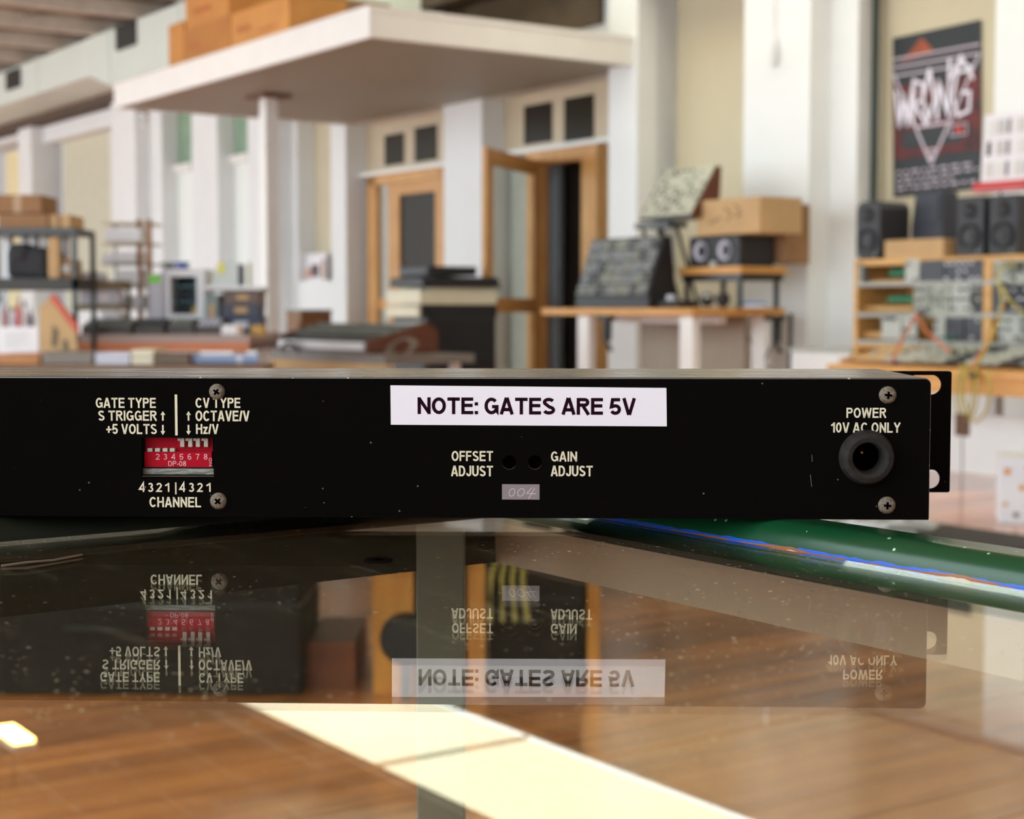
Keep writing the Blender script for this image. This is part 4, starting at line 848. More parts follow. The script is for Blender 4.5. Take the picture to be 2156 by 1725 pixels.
o2, w2, h2 = wbox('lilac_side_panel', 'pale lilac cabinet with a green sticker left of the printer', 'cabinet', 313, 340, 576, 672, TY+.33, .34, lilac, [('green_sticker', .05, .95, .84, .97, mat('lime_sticker', '#7fe040', .5, var=0), .003)], zb=tz+.001, part='cabinet_body')
zp = o.location.z + h_
o = thing('blue_spool', 'small blue spool on top of the white printer', 'spool', pw(380, 560, TY+.45)[0], TY+.5, zp, world=True)
MB().lathe([(.015, 0), (.05, 0), (.05, .008), (.03, .012), (.03, .03), (.05, .034), (.05, .042), (.015, .042)], (0, 0, 0), 'z', 20).build('spool_flange', mat('blue_plastic', '#3450a8', .4), o, smooth=True); MB().cyl((0, 0, .012), .034, .02, 'z', 16).build('filament', mat('blue_plastic', '#3450a8', .4), o)
o = thing('grey_spool', 'small grey spool behind the blue one on the printer', 'spool', pw(352, 560, TY+.5)[0], TY+.55, zp, world=True)
MB().lathe([(.015, 0), (.05, 0), (.05, .008), (.03, .012), (.03, .03), (.05, .034), (.05, .042), (.015, .042)], (0, 0, 0), 'z', 20).build('spool_flange', mgrey, o, smooth=True)
# books and containers
st_y = TY+.3
g = 'coloured storage boxes right of the printer'
spec = [(432, 460, 620, 665, mat('sea_grey_plastic', '#7c8a88', .4), 'sea grey upright box between the printer and the dark boxes'), (462, 548, 668, 690, mat('navy_plastic', '#35405e', .5), 'navy storage box at the bottom of the coloured pile'), (466, 545, 640, 666, mat('dark_slate_plastic', '#3e4254', .5), 'dark slate storage box in the middle of the coloured pile'), (472, 546, 614, 638, mat('brown_plastic', '#6e5850', .5), 'brown storage box at the top of the coloured pile')]
zc_ = None
for a, b, y0, y1, m_, lab in spec:
    zb_ = tz+.001 if 'navy' in lab or 'upright' in lab else zc_
    o, w_, h_ = wbox('storage_box', lab, 'box', a, b, y0, y1, st_y, .25, m_, [('label_patch', .35, .7, .3, .75, card2 if 'navy' not in lab else lilac, .003)], group=g, zb=zb_, part='box_body')
    B(-w_-.004, w_+.004, -.006, .256, h_-.012, h_+.001).build('lid', m_, o)
    if 'upright' not in lab: zc_ = o.location.z + h_ + .002
o, w_, h_ = wthing('white_tray', 'shallow white tray bridging the boxes right of the printer', 'tray', 432, 552, 602, 612, st_y-.01, zb=zc_)
B(-w_, w_, 0, .28, 0, .008).build('tray_base', white_pl, o); B(-w_, w_, 0, .008, 0, h_).build('tray_rim', white_pl, o); B(-w_, w_, .272, .28, 0, h_).build('tray_rim', white_pl, o)
o, w_, h_ = wthing('grey_lamp_hood', 'pale grey hood with a yellow note above the coloured boxes', 'hood', 442, 506, 552, 598, st_y+.02, zb=zc_+.009)
MB().prism([(-w_, 0), (w_, 0), (w_, h_*.95), (w_*.2, h_), (-w_*.6, h_*.85)], 0, .18, 'y').build('hood_shell', mat('pale_sea_grey', '#c9d2cf', .4, var=.02), o, bevel=.01); B(-w_*.45, -w_*.05, -.004, 0, h_*.6, h_*.98).build('yellow_note', mat('note_yellow', '#e4de5a', .6, var=0), o); B(w_*.85, w_*1.1, .0, .1, 0, h_*.9).build('dark_edge', dgrey, o)
o, w_, h_ = wthing('yellow_pen', 'yellow green pen standing right of the grey hood', 'pen', 518, 528, 548, 598, st_y+.02, zb=zc_+.009); MB().cyl((0, 0.05, 0), .010, h_*.8, 'z', 10).build('barrel', mat('olive_yellow', '#b9b878', .5), o); MB().cyl((0, .05, h_*.8), .010, h_*.2, 'z', 10, r2=.002).build('tip', mat('olive_yellow', '#b9b878', .5), o)
# shelving with white trays
o, w_, h_ = wthing('tray_rack', 'rack of stacked white trays with copper corner posts left of the printer', 'rack', 212, 318, 462, 672, TY+.5, zb=tz+.001)
for j, f in enumerate((.98, .80, .62, .42, .22)):
    B(-w_, w_, 0, .35, h_*f-.012, h_*f).build('shelf_board', cream if j < 2 else lgrey, o)
for x in (w_*.55, w_*.95): B(x-.012, x+.012, .0, .03, 0, h_).build('corner_post', mat('copper_brown', '#a8714a', .5, var=.1), o)
for x in (-w_*.98,): B(x, x+.015, .32, .35, 0, h_).build('corner_post', lgrey, o)
g = 'white trays in the copper posted rack'; base = o.location.z
for j, (f, a, b, hh_) in enumerate(((.805, 222, 296, .075), (.625, 244, 286, .06), (.625, 214, 243, .05), (.425, 246, 290, .09), (.225, 250, 296, .07))):
    lab = ('white tray on the top shelf of the copper posted rack', 'white tray right of centre on the second shelf of the rack', 'small bright tray at the left of the second rack shelf', 'tall pale tray on the third shelf of the rack', 'pale tray on the fourth shelf of the rack')[j]
    t_, tw, th_ = wthing('parts_tray', lab, 'tray', a, b, 500, 520, TY+.49, g, zb=base+h_*f+.001)
    B(-tw, tw, 0, .3, 0, .006).build('tray_base', white_pl, t_); B(-tw, tw, 0, .006, .006, hh_).build('tray_front', white_pl, t_); B(-tw, -tw+.006, .006, .3, .006, hh_).build('tray_side', white_pl, t_); B(tw-.006, tw, .006, .3, .006, hh_).build('tray_side', white_pl, t_)
# black shelf unit
BY = 8.6
o, w_, h_ = wthing('black_shelf_unit', 'black shelving at the far left holding dark gear and cardboard', 'shelf unit', -60, 164, 480, 745, BY, rz=0)
zf = o.location.z; H_ = h_
zl = lambda py: pw(60, py, BY)[1]-zf
for y0, y1 in ((480, 494), (586, 611)): B(-w_, w_, 0, .4, zl(y1), zl(y0)).build('shelf_board', blackmetal if y0 < 500 else mat('black_brown_shelf', '#2a2622', .5, var=.1), o)
for x in (-w_, w_-.025):
    for y in (0, .375): B(x, x+.025, y, y+.025, -zf, zl(494)).build('upright', blackmetal, o)
B(-w_, w_, 0, .4, -zf+.1, -zf+.13).build('shelf_board', blackmetal, o); B(-w_, w_, .0, .4, -.03, 0).build('shelf_board', mat_wood('orange_wood', '#c07a30', '#a8641f', 5), o)
sz = zf+zl(586); s0 = zf+zl(480)
g = 'cardboard boxes on the black shelving'
o, w_, h_ = wbox('cardboard_box', 'flat cardboard box on top of the black shelving, upper one', 'box', -20, 88, 410, 447, BY+.05, .3, card3, [('tape', .45, .6, 0, 1, mat('tan_tape', '#b08d68', .4), .001)], g, zb=pw(40, 448, BY+.05)[1], part='box_body')
zz = o.location.z
wbox('cardboard_box', 'wide cardboard box directly on the black shelving at left', 'box', -30, 100, 450, 480, BY+.04, .32, card3, [('tape', .1, .2, 0, 1, paper, .001)], g, zb=s0+.001, part='box_body'); o.location.z = max(zz, pw(40, 450, BY+.04)[1]+.001)
wbox('cardboard_box', 'smaller cardboard box at the right end of the black shelving top', 'box', 102, 148, 452, 480, BY+.06, .28, card2, [('tape', .4, .6, 0, 1, card3, .001)], g, zb=s0+.001, part='box_body')
o, w_, h_ = wbox('folded_jacket', 'dark grey bundle lying on the middle black shelf', 'bundle', 12, 100, 520, 584, BY+.05, .28, mat('charcoal_cloth', '#34353a', .9, var=.2, scale=12), (), zb=sz+.001, part='cloth_body', bevel=.03); B(-w_*.9, w_*.1, -.01, .2, h_*.5, h_*1.12).build('cloth_fold', mat('charcoal_cloth', '#34353a', .9), o, bevel=.03)
wbox('upright_cardboard', 'upright strip of cardboard on the middle black shelf', 'cardboard', 102, 124, 500, 584, BY+.02, .06, card2, [('crease', .45, .55, 0, 1, card3, .001)], zb=sz+.001, part='cardboard_sheet')
wbox('cardboard_tray', 'brown open tray beside the upright cardboard strip', 'tray', 126, 152, 546, 584, BY+.05, .2, card3, [('label', .2, .8, .3, .7, lgrey, .002)], zb=sz+.001, part='tray_body')
g = 'white cups on the middle black shelf'
for k in range(5):
    a = (10, 44, 66, 92, 128)[k]
    o, w_, h_ = wthing('white_jar', ('white jar at the left end above the dark bundle', 'white jar above the left of the dark bundle', 'white jar above the middle of the dark bundle', 'white jar beside the cardboard strip', 'white jar at the right end under the shelf top')[k], 'jar', a, a+18, 500, 518, BY+.36, g, zb=sz+.001)
    hz2 = pw(60, 498, BY+.3)[1]-sz
    MB().cyl((0, 0, 0), w_, hz2-.02, 'z', 14).build('jar_body', white_pl, o); MB().cyl((0, 0, hz2-.02), w_*1.05, .018, 'z', 14).build('jar_lid', lgrey, o)
lb = zf+.0
g = 'small figures and knobs under the black shelf'
for k in range(6):
    a = -4+k*13; o, w_, h_ = wthing('coloured_bottle', ('white capped bottle at the very left below the thick black shelf', 'rose bottle left below the thick black shelf', 'pale bottle behind the white card', 'red bottle behind the white card', 'pale pink bottle behind the right of the white card', 'plum bottle beside the slanted cardboard')[k], 'bottle', a, a+11, 622+(k % 3)*12, 744, BY+.15, g, zb=zf+.001)
    m_ = (white_pl, mat('rose_plastic', '#b06a68', .4), lilac, red, mat('pale_pink_plastic', '#dcc4c4', .4), mat('plum_plastic', '#4e3038', .4))[k]
    MB().lathe([(.001, 0), (w_, 0), (w_, h_*.75), (w_*.5, h_*.85), (w_*.5, h_*.9)], (0, 0, 0), 'z', 14).build('bottle_body', m_, o, smooth=True); MB().cyl((0, 0, h_*.88), w_*.6, h_*.12, 'z', 12).build('cap', lilac if k % 2 else mat('plum_plastic', '#4e3038', .4), o)
o, w_, h_ = wbox('white_notice_card', 'white notice card standing in front at the lower far left', 'card', -6, 82, 688, 744, BY-.06, .012, paper, (), part='card_sheet', zb=zf+.001)
for j in range(5): B(-w_*.6, w_*(.5, .6, .3, .55, .1)[j], -.0015, 0, h_*(.75-.12*j), h_*(.78-.12*j)).build('text_line', lgrey, o)
o, w_, h_ = wthing('slanted_cardboard', 'cut cardboard sheet with a red edge leaning beside the white card', 'cardboard', 84, 164, 618, 742, BY-.1)
o.location.z = zf+.001
MB().prism([(-w_, 0), (w_, 0), (w_*.9, h_*.35), (-w_*.35, h_*.97), (-w_, h_*.8)], 0, .02, 'y').build('cardboard_sheet', card2, o); MB().prism([(w_, h_*.32), (w_, h_*.5), (-w_*.2, h_*1.02), (-w_*.45, h_*.97)], -.01, .03, 'y').build('red_edge', mat('orange_red_strip', '#c4553a', .5, var=.05), o)
MB().prism([(-w_*.4, h_*.15), (-w_*.1, h_*.1), (0, h_*.4), (-w_*.3, h_*.5)], -.003, 0, 'y').build('dark_patch', mat('grey_brown_ink', '#7a6c58', .8), o); MB().prism([(w_*.2, h_*.08), (w_*.5, h_*.05), (w_*.45, h_*.25), (w_*.2, h_*.25)], -.003, 0, 'y').build('dark_patch', mat('grey_brown_ink', '#7a6c58', .8), o)
# between shelving and tray rack: small boxes
g = 'small pale boxes left of the tray rack'
for a, b, y0, y1, lab, m_ in ((126, 208, 573, 590, 'flat pale lilac box highest left of the tray rack', lilac), (168, 246, 611, 640, 'pale lilac box on the olive plank left of the tray rack', lilac), (212, 250, 656, 672, 'small bright box just above the drum machines', white_pl)):
    wbox('pale_box', lab, 'box', a, b, y0, y1, TY+.12, .2, m_, [('label', .55, .8, .2, .8, paper, .002)], g, part='box_body', zb=None)
o, w_, h_ = wthing('plank_rack', 'rack of three thin olive planks left of the tray rack', 'rack', 160, 252, 591, 704, TY+.1, zb=tz+.001)
for y0, y1 in ((591, 598), (600, 610), (641, 654)): B(-w_, w_, 0, .3, pw(200, y1, TY+.1)[1]-tz, pw(200, y0, TY+.1)[1]-tz).build('shelf_board', mat('olive_board', '#8e8064', .6, var=.1), o)
for x in (-w_+.01, w_-.03): B(x, x+.02, .30, .32, 0, h_).build('post', mat('olive_board', '#8e8064', .6, var=.1), o)
# low front table with rolls and books
LY = 8.2; lz = pw(300, 768, LY)[1]
o, w_, h_ = wthing('low_side_table', 'low table in front of the long work table, mostly hidden by the black unit', 'table', -80, 560, 768, 790, LY); o.location.z = 0
B(-w_, w_, -.05, .32, lz-.03, lz).build('table_top', mat_wood('brown_table', '#7a5a40', '#5c412c', 5), o)
for x in (-w_+.05, w_-.1):
    for y in (0, .26): B(x, x+.05, y, y+.05, 0, lz-.03).build('leg', blackmetal, o)
g = 'books and boxes on the low side table'
for a, b, y0, m_, lab in ((-4, 84, 746, mat('orange_wood', '#c07a30', .5), 'orange wooden box at the left end of the low table'), (88, 195, 741, mat('taupe_cloth', '#857a70', .6), 'taupe flat case on the low table'), (201, 274, 743, lilac, 'pale lilac flat box on the low table'), (277, 323, 737, cream, 'cream box on the low table'), (326, 398, 745, mat('brown_cloth', '#6e5a4a', .8, var=.15, scale=20), 'brown flat case on the low table')):
    wbox('flat_case', lab, 'case', a, b, y0, 768, LY, .3, m_, [('front_line', .05, .95, .45, .55, mgrey, .001)], g, zb=lz+.001, part='case_body')
o, w_, h_ = wthing('blue_fabric_roll', 'pale blue fabric roll lying at the right end of the low table', 'roll', 402, 540, 747, 768, LY, zb=lz+.001)
MB().cyl((-w_, .06, h_/2), h_/2, 2*w_, 'x', 20).build('rolled_fabric', mat('pale_blue_fabric', '#8e9fc0', .8, var=.05), o, smooth=True); MB().cyl((w_*.35, .06, h_/2), h_/2+.002, .03, 'x', 20).build('band', lilac, o)
# black cable by the column + right floor things
mx, my = pz(1900, 1122, 0.0)
o = thing('floor_mat', 'dark flat mat on the floor behind the right end of the black unit', 'mat', mx-.15, my-.1, 0.001, world=True, rz=TH)
B(-.55, .55, -.45, .45, 0, .008).build('mat_sheet', mat('dark_mat', '#3a3836', .9, var=.1), o); B(-.55, .55, -.46, -.44, 0, .010).build('mat_edge', mgrey, o)
o = thing('crumpled_cable_pile', 'crumpled pile of pale cable and plastic on the dark floor mat', 'cable pile', mx-.35, my-.15, .01, world=True)
for k in range(16):
    a = random.uniform(0, 6.28); r_ = random.uniform(.06, .15); cx_, cy_ = random.uniform(-.35, .3), random.uniform(-.1, .1)
    MB().tube([(cx_+r_*math.cos(a+t*.6), cy_+r_*.8*math.sin(a+t*.6), .015+.02*random.random()+.003*k % .05) for t in range(9)], .012).build('cable_turn', random.choice((white_pl, lgrey, mgrey)), o, smooth=True)
bxX, bxY = pz(2150, 1104, 0.0)
o = thing('spotted_white_box', 'white box with orange spots on the floor at the right edge', 'box', bxX, bxY, 0, world=True, rz=-.25)
bh_ = pw(2130, 966, bxY)[1]; B(-.085, .30, 0, .25, 0, bh_).build('box_body', white_pl, o, bevel=.004); B(-.088, .303, -.003, .253, bh_-.03, bh_+.003).build('lid', white_pl, o)
for x, z, r_ in ((-.055, .20, .014), (.0, .14, .012), (-.06, .075, .009), (.02, .22, .01), (.06, .06, .012), (-.02, .035, .012)): MB().cyl((x, -.004, z*bh_/.25), r_, -.001, 'y', 12).build('spot', mat('orange_spot', '#dc9a58', .6, var=0) if z > .04 else mgrey, o)
# ---------------------------------------------------------------- low stand seen through the glass
gy = 3.42
zlow = .30
o, w_, h_ = wthing('plywood_stand', 'low stand with orange plywood uprights seen through the glass table top', 'stand', 650, 1260, 1200, 1496, gy); o.location.z = 0
for a, b, m_ in ((785, 870, ply_o), (985, 1021, ply_o), (1238, 1262, ply_o), (640, 742, mat_wood('rust_wood', '#8a4a22', '#6a3414', 5))):
    x0 = pw(a, 1400, gy)[0]-o.location.x; x1 = pw(b, 1400, gy)[0]-o.location.x
    B(x0, x1, 0 if m_ is ply_o else .05, .35, 0, zlow if m_ is ply_o else .10).build('upright', m_, o)
mbp = B(-w_, w_, .02, .40, zlow-.03, zlow).build('stand_top', black, o)
for k, (a, b, lab) in enumerate(((-120, 640, 'wide black equipment case under the table at left'), (880, 980, 'black box standing between the plywood uprights'), (1024, 1236, 'black box right of the plywood uprights'))):
    x0 = pw(a, 1400, gy)[0]; x1 = pw(b, 1400, gy)[0]; ww = (x1-x0)/2
    o = thing('equipment_case', lab, 'case', (x0+x1)/2, gy+.06 if k else gy-.02, 0, world=True, group='black cases under the table')
    B(-ww+.004, ww-.004, 0, .34, .002, .255).build('case_body', mat('dark_brown_vinyl', '#2e2822', .7, var=.3, scale=14, spec=.2), o, bevel=.006); MB().tube([(-ww*.3, -.012, .15), (0, -.03, .15), (ww*.3, -.012, .15)], .008).build('handle', blackmetal, o); B(-ww+.002, ww-.002, -.004, .344, .19, .197).build('lid_seam', blackmetal, o)
o = thing('round_foot', 'black round rubber wheel beside the wide plywood upright', 'wheel', pw(856, 1365, gy)[0], gy-.05, 0, world=True)
MB().lathe([(.001, 0), (.05, 0), (.055, .01), (.055, .03), (.05, .04), (.001, .04)], (0, 0, .056+.07), 'y', 26).build('tyre', black, o, smooth=True); B(-.01, .01, .01, .03, 0, .08).build('fork', black, o)
o = thing('yellow_cable_bundle', 'bundle of yellow green cables hanging between the plywood uprights', 'cable bundle', pw(1075, 1300, gy)[0], gy-.06, 0.0, world=True)
for k in range(4): MB().tube([(-.042+.026*k, -.01, .17), (-.04+.022*k, 0, .26), (-.03+.02*k, .05, .29)], .006).build('cable_strand', yellow_c, o, smooth=True)
# ================================================================ the glass table
H_FACE = .512                                  # distance of the unit's face
GZ = HC - .0746; RZ = HC - .0667                # glass top, rim top
AP = Vector((-.0068, .6264)); dR = Vector((.58, -.815)); dL = Vector((-.815, -.58)); SIDE = .86
LW_, GT = .0, .006
ta = math.atan2(dR.y, dR.x)
tb = thing('glass_table', 'square glass topped table with a chipped green and blue painted steel rim', 'table', AP.x, AP.y, 0, world=True, rz=ta)
# local frame: x along the right rim towards the viewer, y along the left rim
# (dL is +90 degrees clockwise or anticlockwise of dR)
sy = 1 if (dR.x*dL.y - dR.y*dL.x) > 0 else -1
glass = mat_glass('table_glass', '#f7f8f2', dusty=True)
def bx(x0, x1, y0, y1, z0, z1): return (x0, x1, min(y0*sy, y1*sy), max(y0*sy, y1*sy), z0, z1)
B(*bx(.001, SIDE-.001, .001, SIDE-.001, GZ-GT, GZ)).build('glass_pane', glass, tb, bevel=.0)
# painted bead standing round the glass: green outside and above, worn blue line at the foot, bare rust where it chipped
def mat_rim():
    m = bpy.data.materials.new('chipped_green_paint'); m.use_nodes = True; nt = m.node_tree; b = nt.nodes['Principled BSDF']
    tc = nt.nodes.new('ShaderNodeTexCoord').outputs['Object']; sp = nt.nodes.new('ShaderNodeSeparateXYZ'); nt.links.new(tc, sp.inputs[0])
    n = nt.nodes.new('ShaderNodeTexNoise'); n.inputs['Scale'].default_value = 130; n.inputs['Detail'].default_value = 5; nt.links.new(tc, n.inputs['Vector'])
    n2 = nt.nodes.new('ShaderNodeTexNoise'); n2.inputs['Scale'].default_value = 38; n2.inputs['Detail'].default_value = 4; nt.links.new(tc, n2.inputs['Vector'])
    def edge(th, amp, nn):
        a = nt.nodes.new('ShaderNodeMath'); a.operation = 'MULTIPLY_ADD'; a.inputs[1].default_value = amp; a.inputs[2].default_value = -amp*.5; nt.links.new(nn.outputs[0], a.inputs[0])
        s = nt.nodes.new('ShaderNodeMath'); s.operation = 'ADD'; nt.links.new(a.outputs[0], s.inputs[0]); nt.links.new(sp.outputs['Z'], s.inputs[1])
        g = nt.nodes.new('ShaderNodeMath'); g.operation = 'LESS_THAN'; g.inputs[1].default_value = th; nt.links.new(s.outputs[0], g.inputs[0]); return g.outputs[0]
    def mix(f, a, c):
        x = nt.nodes.new('ShaderNodeMix'); x.data_type = 'RGBA'; x.inputs[7].default_value = srgb(c); nt.links.new(f, x.inputs[0])
        if isinstance(a, str): x.inputs[6].default_value = srgb(a)
        else: nt.links.new(a, x.inputs[6])
        return x.outputs[2]
    c = mix(edge(GZ+.0010, .0022, n), '#0e3d22', '#1e50b4')
    c = mix(edge(GZ+.0003, .0052, n2), c, '#8a5230')
    c = mix(edge(GZ-.0006, .0046, n2), c, '#cfc4b4')
    k = speck_mask(nt, tc, 420, .22, .05); c = mix(k, c, '#9cc6a0')
    nt.links.new(c, b.inputs['Base Color']); b.inputs['Roughness'].default_value = .28
    bp = nt.nodes.new('ShaderNodeBump'); bp.inputs['Strength'].default_value = .3; bp.inputs['Distance'].default_value = .0006; nt.links.new(n2.outputs[0], bp.inputs['Height']); nt.links.new(bp.outputs[0], b.inputs['Normal']); return m
rimm = mat_rim()
RWd = .024
prof = [(0, GZ-GT-.004)]; rr = RZ-GZ
for i in range(9):
    a = PI/2*i/8; prof.append((-(rr*1.0)*(1-math.cos(a))-.0, GZ + rr*math.sin(a)))
for i in range(9):
    a = PI/2*i/8; prof.append((-RWd+.008*(1-math.sin(a)) , RZ-.008*(1-math.cos(a))))
prof.append((-RWd, GZ-.03)); prof.append((-.002, GZ-.03))
prof = [(p if p > -RWd else -RWd, z) for p, z in prof]
def rim(axis, at, flip, L0=-RWd, L1=SIDE+RWd, mm=None, lab=None):
    pr = [((at + (p if not flip else -p)), z) for p, z in prof]
    mb = MB()
    if axis == 'x': mb.prism([(p*sy, z) for p, z in pr], L0, L1, 'x')          # runs along x at y=at
    else: mb.prism([(p, z) for p, z in pr], min(L0*sy, L1*sy), max(L0*sy, L1*sy), 'y')
    return mb.build('rim', mm or rimm, tb, smooth=True, label=lab)
olive = mat_paint('shaded_rim_olive', '#12160c', .5, .3, scale=260, dust='#5a5028', bump=.3, thr=.12, spec=.25)  # darker copy for the left rim: the unit's shadow put into its colour
rim('x', 0, False); rim('y', 0, False, mm=olive, lab='left back rim with shade put into its dark olive colour'); rim('x', SIDE, True); rim('y', SIDE, True)
# ledge the glass lies on
ledge = mat_paint('dusty_dark_ledge', '#2c2a22', .5, .5, scale=240, dust='#7d735c')
FW = .0228; zl0, zl1 = GZ-GT-.0025, GZ-GT-.0004
for b_ in (bx(0, SIDE, 0, FW, zl0, zl1), bx(0, SIDE, SIDE-FW, SIDE, zl0, zl1), bx(0, FW, FW, SIDE-FW, zl0, zl1), bx(SIDE-FW, SIDE, FW, SIDE-FW, zl0, zl1)):
    B(*b_).build('glass_ledge', ledge, tb)
legm = mat('grey_green_paint', '#6f8078', .4, var=.06, scale=20)
# angle iron legs in the corners
for cx_, cy_ in ((.0118, .0325), (SIDE-.012, .0325), (.0118, SIDE-.0325), (SIDE-.012, SIDE-.0325)):
    B(-.0088, .0088, -.0088, .0088, 0, zl0).build('leg', legm, tb, bevel=.0006, loc=(cx_, cy_*sy, 0), rot=(0, 0, -ta))
# washer on the ledge
wpos = pz(797, 1183, GZ)
o = tag(MB().lathe([(.0016, 0), (.0042, 0), (.0042, .0006), (.0034, .0009), (.0018, .0006)], (0, 0, 0), 'z', 24).build('rubber_washer', mat('dark_rubber', '#0e0b09', .9, var=0, spec=0), None, smooth=True, loc=(wpos[0], wpos[1], GZ)), 'small dark washer lying on the glass in front of the black unit', 'washer')
# added strand standing in for something reflected in the glass
lp = pz(70, 1190, GZ); o = thing('reflection_wisp', 'pale strand standing in for a reflected smear near the left edge', 'reflection', lp[0], lp[1], GZ, world=True)
MB().tube([(-.008, -.004, .0004), (-.002, 0, .0008), (.004, .006, .0005), (.010, .016, .0006)], .00035, 5).build('reflection_strand', mat('reflection', '#6a5d50', .9, var=0), o, smooth=True)

# ================================================================ the rack unit, seen from behind
YAW = -math.radians(2.0)
u0 = thing('rack_unit', 'thin black metal rack unit lying across the corner of the glass table', 'rack unit', 0, H_FACE, HC-.0667, world=True, rz=YAW)
cy_, sy_ = math.cos(YAW), math.sin(YAW)
def face(px, py, off=0.0):                     # pixel -> local (x, z) on the unit's face (off: metres behind it)
    d = ray(px, py); ox, oy = -sy_*off, H_FACE + cy_*off  # a point on the plane
    nx, ny = -sy_, cy_                         # plane normal (local +y)
    t = (ox*nx + oy*ny)/(d[0]*nx + d[1]*ny)
    X_, Y_ = d[0]*t, d[1]*t - H_FACE
    return (X_*cy_ + Y_*sy_, d[2]*t + .0667)
xr_ = face(1958, 900)[0]; zt_f = .0667 - .0222; xl_ = xr_ - .432
DEP = .078
blackp = mat_paint('black_powder_paint', '#0b0908', .6, .12, scale=330, dust='#6a6256', bump=.15, thr=.09, spec=.0)
blackt = mat_paint('black_cover_paint', '#2a241d', .30, .45, scale=380, dust='#b5a686', bump=.06, thr=.17, brush=True, spec=1.0, coat=.45)
win = (face(299, 1003), face(449, 922)); wx0, wz0 = win[0]; wx1, wz1 = win[1]
hA, hB = face(1072, 974), face(1126, 974); rh = (face(1087, 974)[0]-face(1057, 974)[0])/2
gC = face(1824, 963)
outer = [(xl_, 0), (xr_, 0)] + [(xr_-.0018+.0018*math.cos(a*PI/12), zt_f-.0018+.0018*math.sin(a*PI/12)) for a in range(7)] + [(xl_, zt_f)]
fp = plate('rear_panel', blackp, outer, [[(wx0, wz0), (wx1, wz0), (wx1, wz1), (wx0, wz1)], circ(hA[0], hA[1], rh), circ(hB[0], hB[1], rh), circ(gC[0], gC[1], .0052)], 0, .0012, u0)
# wrap-around cover
cv = [(xl_, 0), (xl_, zt_f+.0004)] + [(xr_-.0019+.0022*math.sin(a*PI/12), zt_f-.0018+.0022*math.cos(a*PI/12)) for a in range(7)] + [(xr_+.0003, 0), (xr_-.0006, 0)] + \
     [(xr_-.0016+.0010*math.cos(a*PI/12), zt_f-.0018+.0010*math.sin(a*PI/12)) for a in range(7)] + [(xl_+.0012, zt_f-.0008), (xl_+.0012, 0)]
cvo = MB().prism(cv, .0004, DEP, 'y').build('cover', blackt, u0, bevel=.0004, seg=3)
B(xl_+.001, xr_-.001, .0014, DEP, 0, .0010).build('bottom_plate', blackp, u0)
# front panel at the back with its slotted ears
cxr = xr_; er = face(2002, 900, DEP)[0]; eh = zt_f
def slot(cx, cz, hw, r, n=10):
    return [(cx+hw+r*math.cos(PI*(i/n-.5)), cz+r*math.sin(PI*(i/n-.5))) for i in range(n+1)] + [(cx-hw+r*math.cos(PI*(i/n+.5)), cz+r*math.sin(PI*(i/n+.5))) for i in range(n+1)]
s1 = face(1985, 811, DEP); s2 = face(1982, 1010, DEP); rs = .0036
zE0 = face(1980, 1037, DEP)[1]; zE1 = face(1980, 782, DEP)[1]
ear = [(xl_-.022, zE0), (er, zE0), (er, zE1), (xl_-.022, zE1)]
rp = plate('rack_panel', blackp, rrect(xl_-.022, er, zE0, zE1, .0008), [slot(s1[0]-rs-.003, s1[1], .003, rs), slot(s2[0]-rs-.003, s2[1], .003, rs), slot(xl_-.013, s1[1], .003, rs), slot(xl_-.013, s2[1], .003, rs)], DEP, DEP+.003, u0)
# screws
scm = mat('worn_black_screw', '#7a6c5c', .6, metal=.0, var=.3, scale=900, bump=.4, spec=.4)
def screw(px, py, rpx=17.5, a=0):
    c = face(px, py); r = rpx/6.66/1000
    prof = [(.0001, -.0013), (r*.45, -.00125), (r*.8, -.0008), (r, -.0001), (r, .0)]
    o = MB().lathe(prof, (0, 0, 0), 'y', 30).build('screw', scm, u0, smooth=True, loc=(c[0], -.00005, c[1]))
    rc = B(-r*.42, r*.42, -.00137, -.0009, -r*.12, r*.12).box(-r*.12, r*.12, -.00137, -.0009, -r*.42, r*.42)
    rc.lathe([(r*.26, -.00137), (.00001, -.00137)], (0, 0, 0), 'y', 4)
    rc.build('cross_recess', mat('recess_black', '#040303', .9, var=0, spec=0), o, rot=(0, a, 0))
screw(457, 825, 17, .6); screw(460, 1055, 18, .75); screw(1869, 832, 18.5, .08); screw(1867, 1064, 18.5, .05)
# lettering
ink = mat('cream_screen_print', '#c9bfa6', .6, var=0); 
def txt(s, a, b, y0, y1, m=ink, bold=.165, parent=None, yy=-.00006, off=0.0, name='lettering', rot=0):
    p0 = face(a, y1, off); p1 = face(b, y0, off)
    return pen_text(s, name, m, parent or fp, p0[0], p1[0], p0[1], p1[1], yy+off, bold, rot=rot)
txt('GATE TYPE', 202, 328, 838, 859); txt('S TRIGGER', 207, 330, 865, 886); txt('+5 VOLTS', 224, 330, 893, 914)
txt('CV TYPE', 412, 506, 838, 859); txt('OCTAVE/V', 412, 525, 865, 887); txt('Hz/V', 413, 460, 893, 914)
def rect_px(a, b, y0, y1, mb): p0 = face(a, y1); p1 = face(b, y0); mb.box(p0[0], p1[0], -.00006, -.00002, p0[1], p1[1]); return mb
def tri_px(pts, mb): mb.prism([face(*p) for p in pts], -.00006, -.00002, 'y'); return mb
mk = MB(); rect_px(369, 373, 831, 917, mk); mk.build('divider_line', ink, fp)
